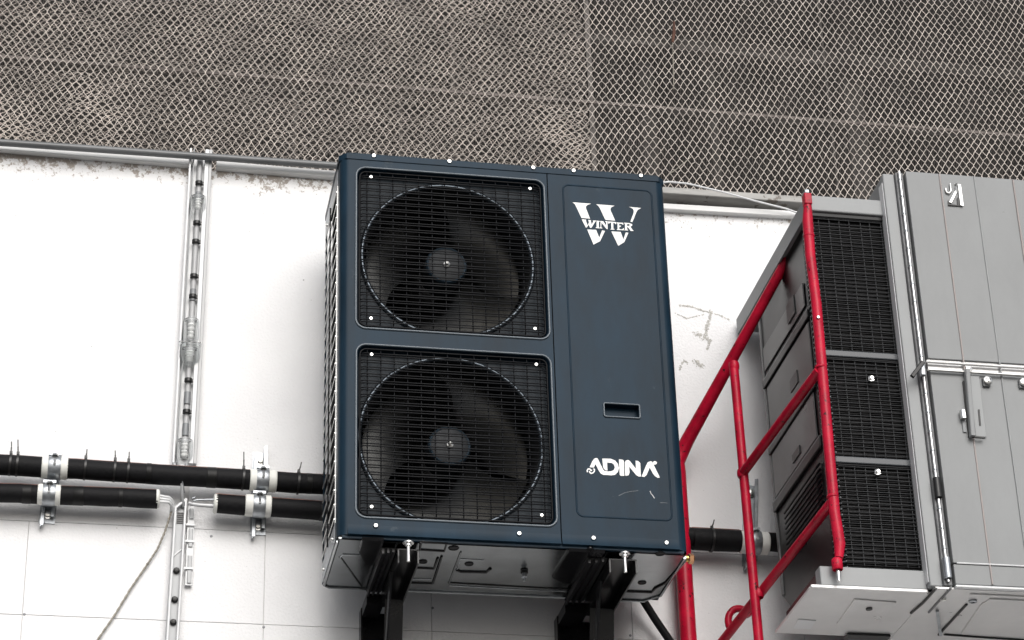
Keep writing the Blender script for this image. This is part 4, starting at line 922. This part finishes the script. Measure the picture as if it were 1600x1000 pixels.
# underside
MB().box((kx0+.062, KY-.002, kz0-.004), (kx1, KY+.012, kz0+.003), .002).build('bottom_edge', 'plastic_light', kb)
KU = lambda px, py: B(px, py, kz0-.002)
ub = MB().box((kx0+.012, KY+.014, kz0-.004), (kx1, .44, kz0+.0005)).build('bottom_sheet', 'grey_pan', kb)
CU = lambda cx, cy: B(1380+cx*.14, 860+cy*.14, kz0-.005)
def urib(pts, r, m): MB().tube([CU(*p) for p in pts], r, 8).build('bottom_rib', m, ub, 60)
urib([(930, 600), (700, 850), (620, 940)], .004, 'tie'); urib([(970, 485), (1200, 495), (1600, 515)], .003, 'grey_pan'); urib([(1200, 540), (1100, 600), (880, 920)], .003, 'grey_pan'); urib([(1200, 540), (1600, 560)], .003, 'grey_pan')
urib([(680, 935), (1000, 960), (1600, 1000)], .004, 'tie'); urib([(760, 415), (640, 545), (510, 690)], .0035, 'conduit'); urib([(590, 425), (440, 590), (310, 700)], .0035, 'tie')
p = CU(1000, 565); MB().lathe((p.x, p.y, kz0-.0045), (0, 0, -1), [(.011, 0), (.011, .004), (.006, .005), (.006, .001)], 16).build('drain_hole', 'zinc', ub, 40)
p = CU(668, 540); MB().lathe((p.x, p.y, kz0-.004), (0, 0, -1), [(.009, 0), (.007, .008), (.0005, .009)], 12).build('bottom_bolt', 'screw', ub, 40)
p = CU(600, 780); MB().beam(CU(600, 660)+V((0, 0, -.004)), CU(640, 930)+V((0, 0, -.004)), .008, .006, (1, 0, 0)).build('bottom_clip', 'zinc', ub)

# ------------------------------------------------------------------ red tube gate
rg = thing('red_gate', 'red painted steel tube gate frame hinged at the grey unit corner', 'gate', tuple(A(1185, 1000, .15)))
RY = -.285
fp0, fp1 = A(1262, 318, RY), A(1310, 872, RY)
n = 12
MB().tube([A(1262, 322, RY), A(1262, 345, RY), A(1266, 400, RY), fp0.lerp(fp1, .3), fp0.lerp(fp1, .6), A(1304, 800, RY), A(1312, 850, RY), A(1311, 872, RY)], [.0115, .0150, .0143, .0143, .0143, .0143, .0152, .011], 16).build('front_post', 'red', rg, 50)
for px, py in ((1264, 369), (1282, 574), (1301, 776)):
    p = A(px, py, RY); MB().lathe(p, (fp1-fp0).normalized(), [(.0143, -.004), (.0160, -.002), (.0160, .002), (.0143, .004)], 16).build('weld_collar', 'red', rg, 40)
p = A(1261, 312, RY); MB().box(p+V((-.010, -.010, -.018)), p+V((.012, .016, .018)), .003).build('top_lug', 'red', rg)
MB().box(p+V((-.006, -.006, .018)), p+V((.008, .03, .032)), .003).build('lug_bolt', 'zinc', rg)
p = A(1278.5, 496, RY-.015); screw(MB(), p, (0, -1, 0), .005, .004).build('bolt', 'screw', rg, 40)
for q_, y_, d_ in (((1160, 740), .15, V((0, 0, 1))), ((1185, 928), .15, V((0, 0, 1))), ((1147, 572), .15, V((0, 0, 1)))):
    q2 = A(*q_, y_); MB().lathe(q2, d_, [(.0134, -.012), (.0152, -.006), (.0156, 0), (.0152, .006), (.0134, .012)], 14).build('weld_collar', 'red', rg, 60)
p = A(1308, 882, RY); MB().lathe(p, (0, 0, 1), [(.013, -.016), (.0145, -.014), (.0145, .012), (.012, .016)], 14).build('foot_socket', 'red', rg, 40)
MB().cyl(A(1309, 886, RY), A(1311, 908, RY), .0055, 10).build('hinge_pin', 'screw', rg, 40)
p2a, p2b = A(1146, 566, .15), A(1186, 1006, .15); p2d = (p2b-p2a).normalized()
MB().tube([p2a, p2a.lerp(p2b, .5), p2b+p2d*.35], .0134, 16).build('rear_post', 'red', rg, 50)
def rail(a, ya, b, yb, r, ext=.0, pts=None):
    p, q = A(*a, ya), A(*b, yb); d = (q-p).normalized(); MB().tube([p, p.lerp(q, .5), q+d*ext], r, 14).build('rail', 'red', rg, 50)
rail((1280, 578), RY, (1160, 740), .15, .0134)
rail((1302, 782), RY, (1128, 1003), .42, .0134)
ra, rb = S(1226, 412, GX+.004), A(1073, 690, .40); re_ = A(1058, 722, .425); rbot = A(1072, 940, .425); rdn = V((0, 0, -1))
ra = ra+(ra-rb).normalized()*.10
MB().tube([ra, ra.lerp(rb, .35), ra.lerp(rb, .7), rb, rb.lerp(re_, .5), re_, re_+rdn*.03, V((rbot.x, .425, rbot.z)), V((rbot.x, .425, rbot.z-.6))], [.0145, .0155, .0180, .0205, .0215, .0230, .0240, .0240, .0240], 18).build('bent_tube', 'red', rg, 50)
mb = MB(); c = A(1156, 972, .36); R_ = .034
mb.tube([c+V((-R_*math.cos(a), 0, R_*math.sin(a)*1.2)) for a in [math.pi*(-.25+1.1*i/14) for i in range(15)]], .0105, 10); mb.build('lifting_shackle', 'red', rg, 50)
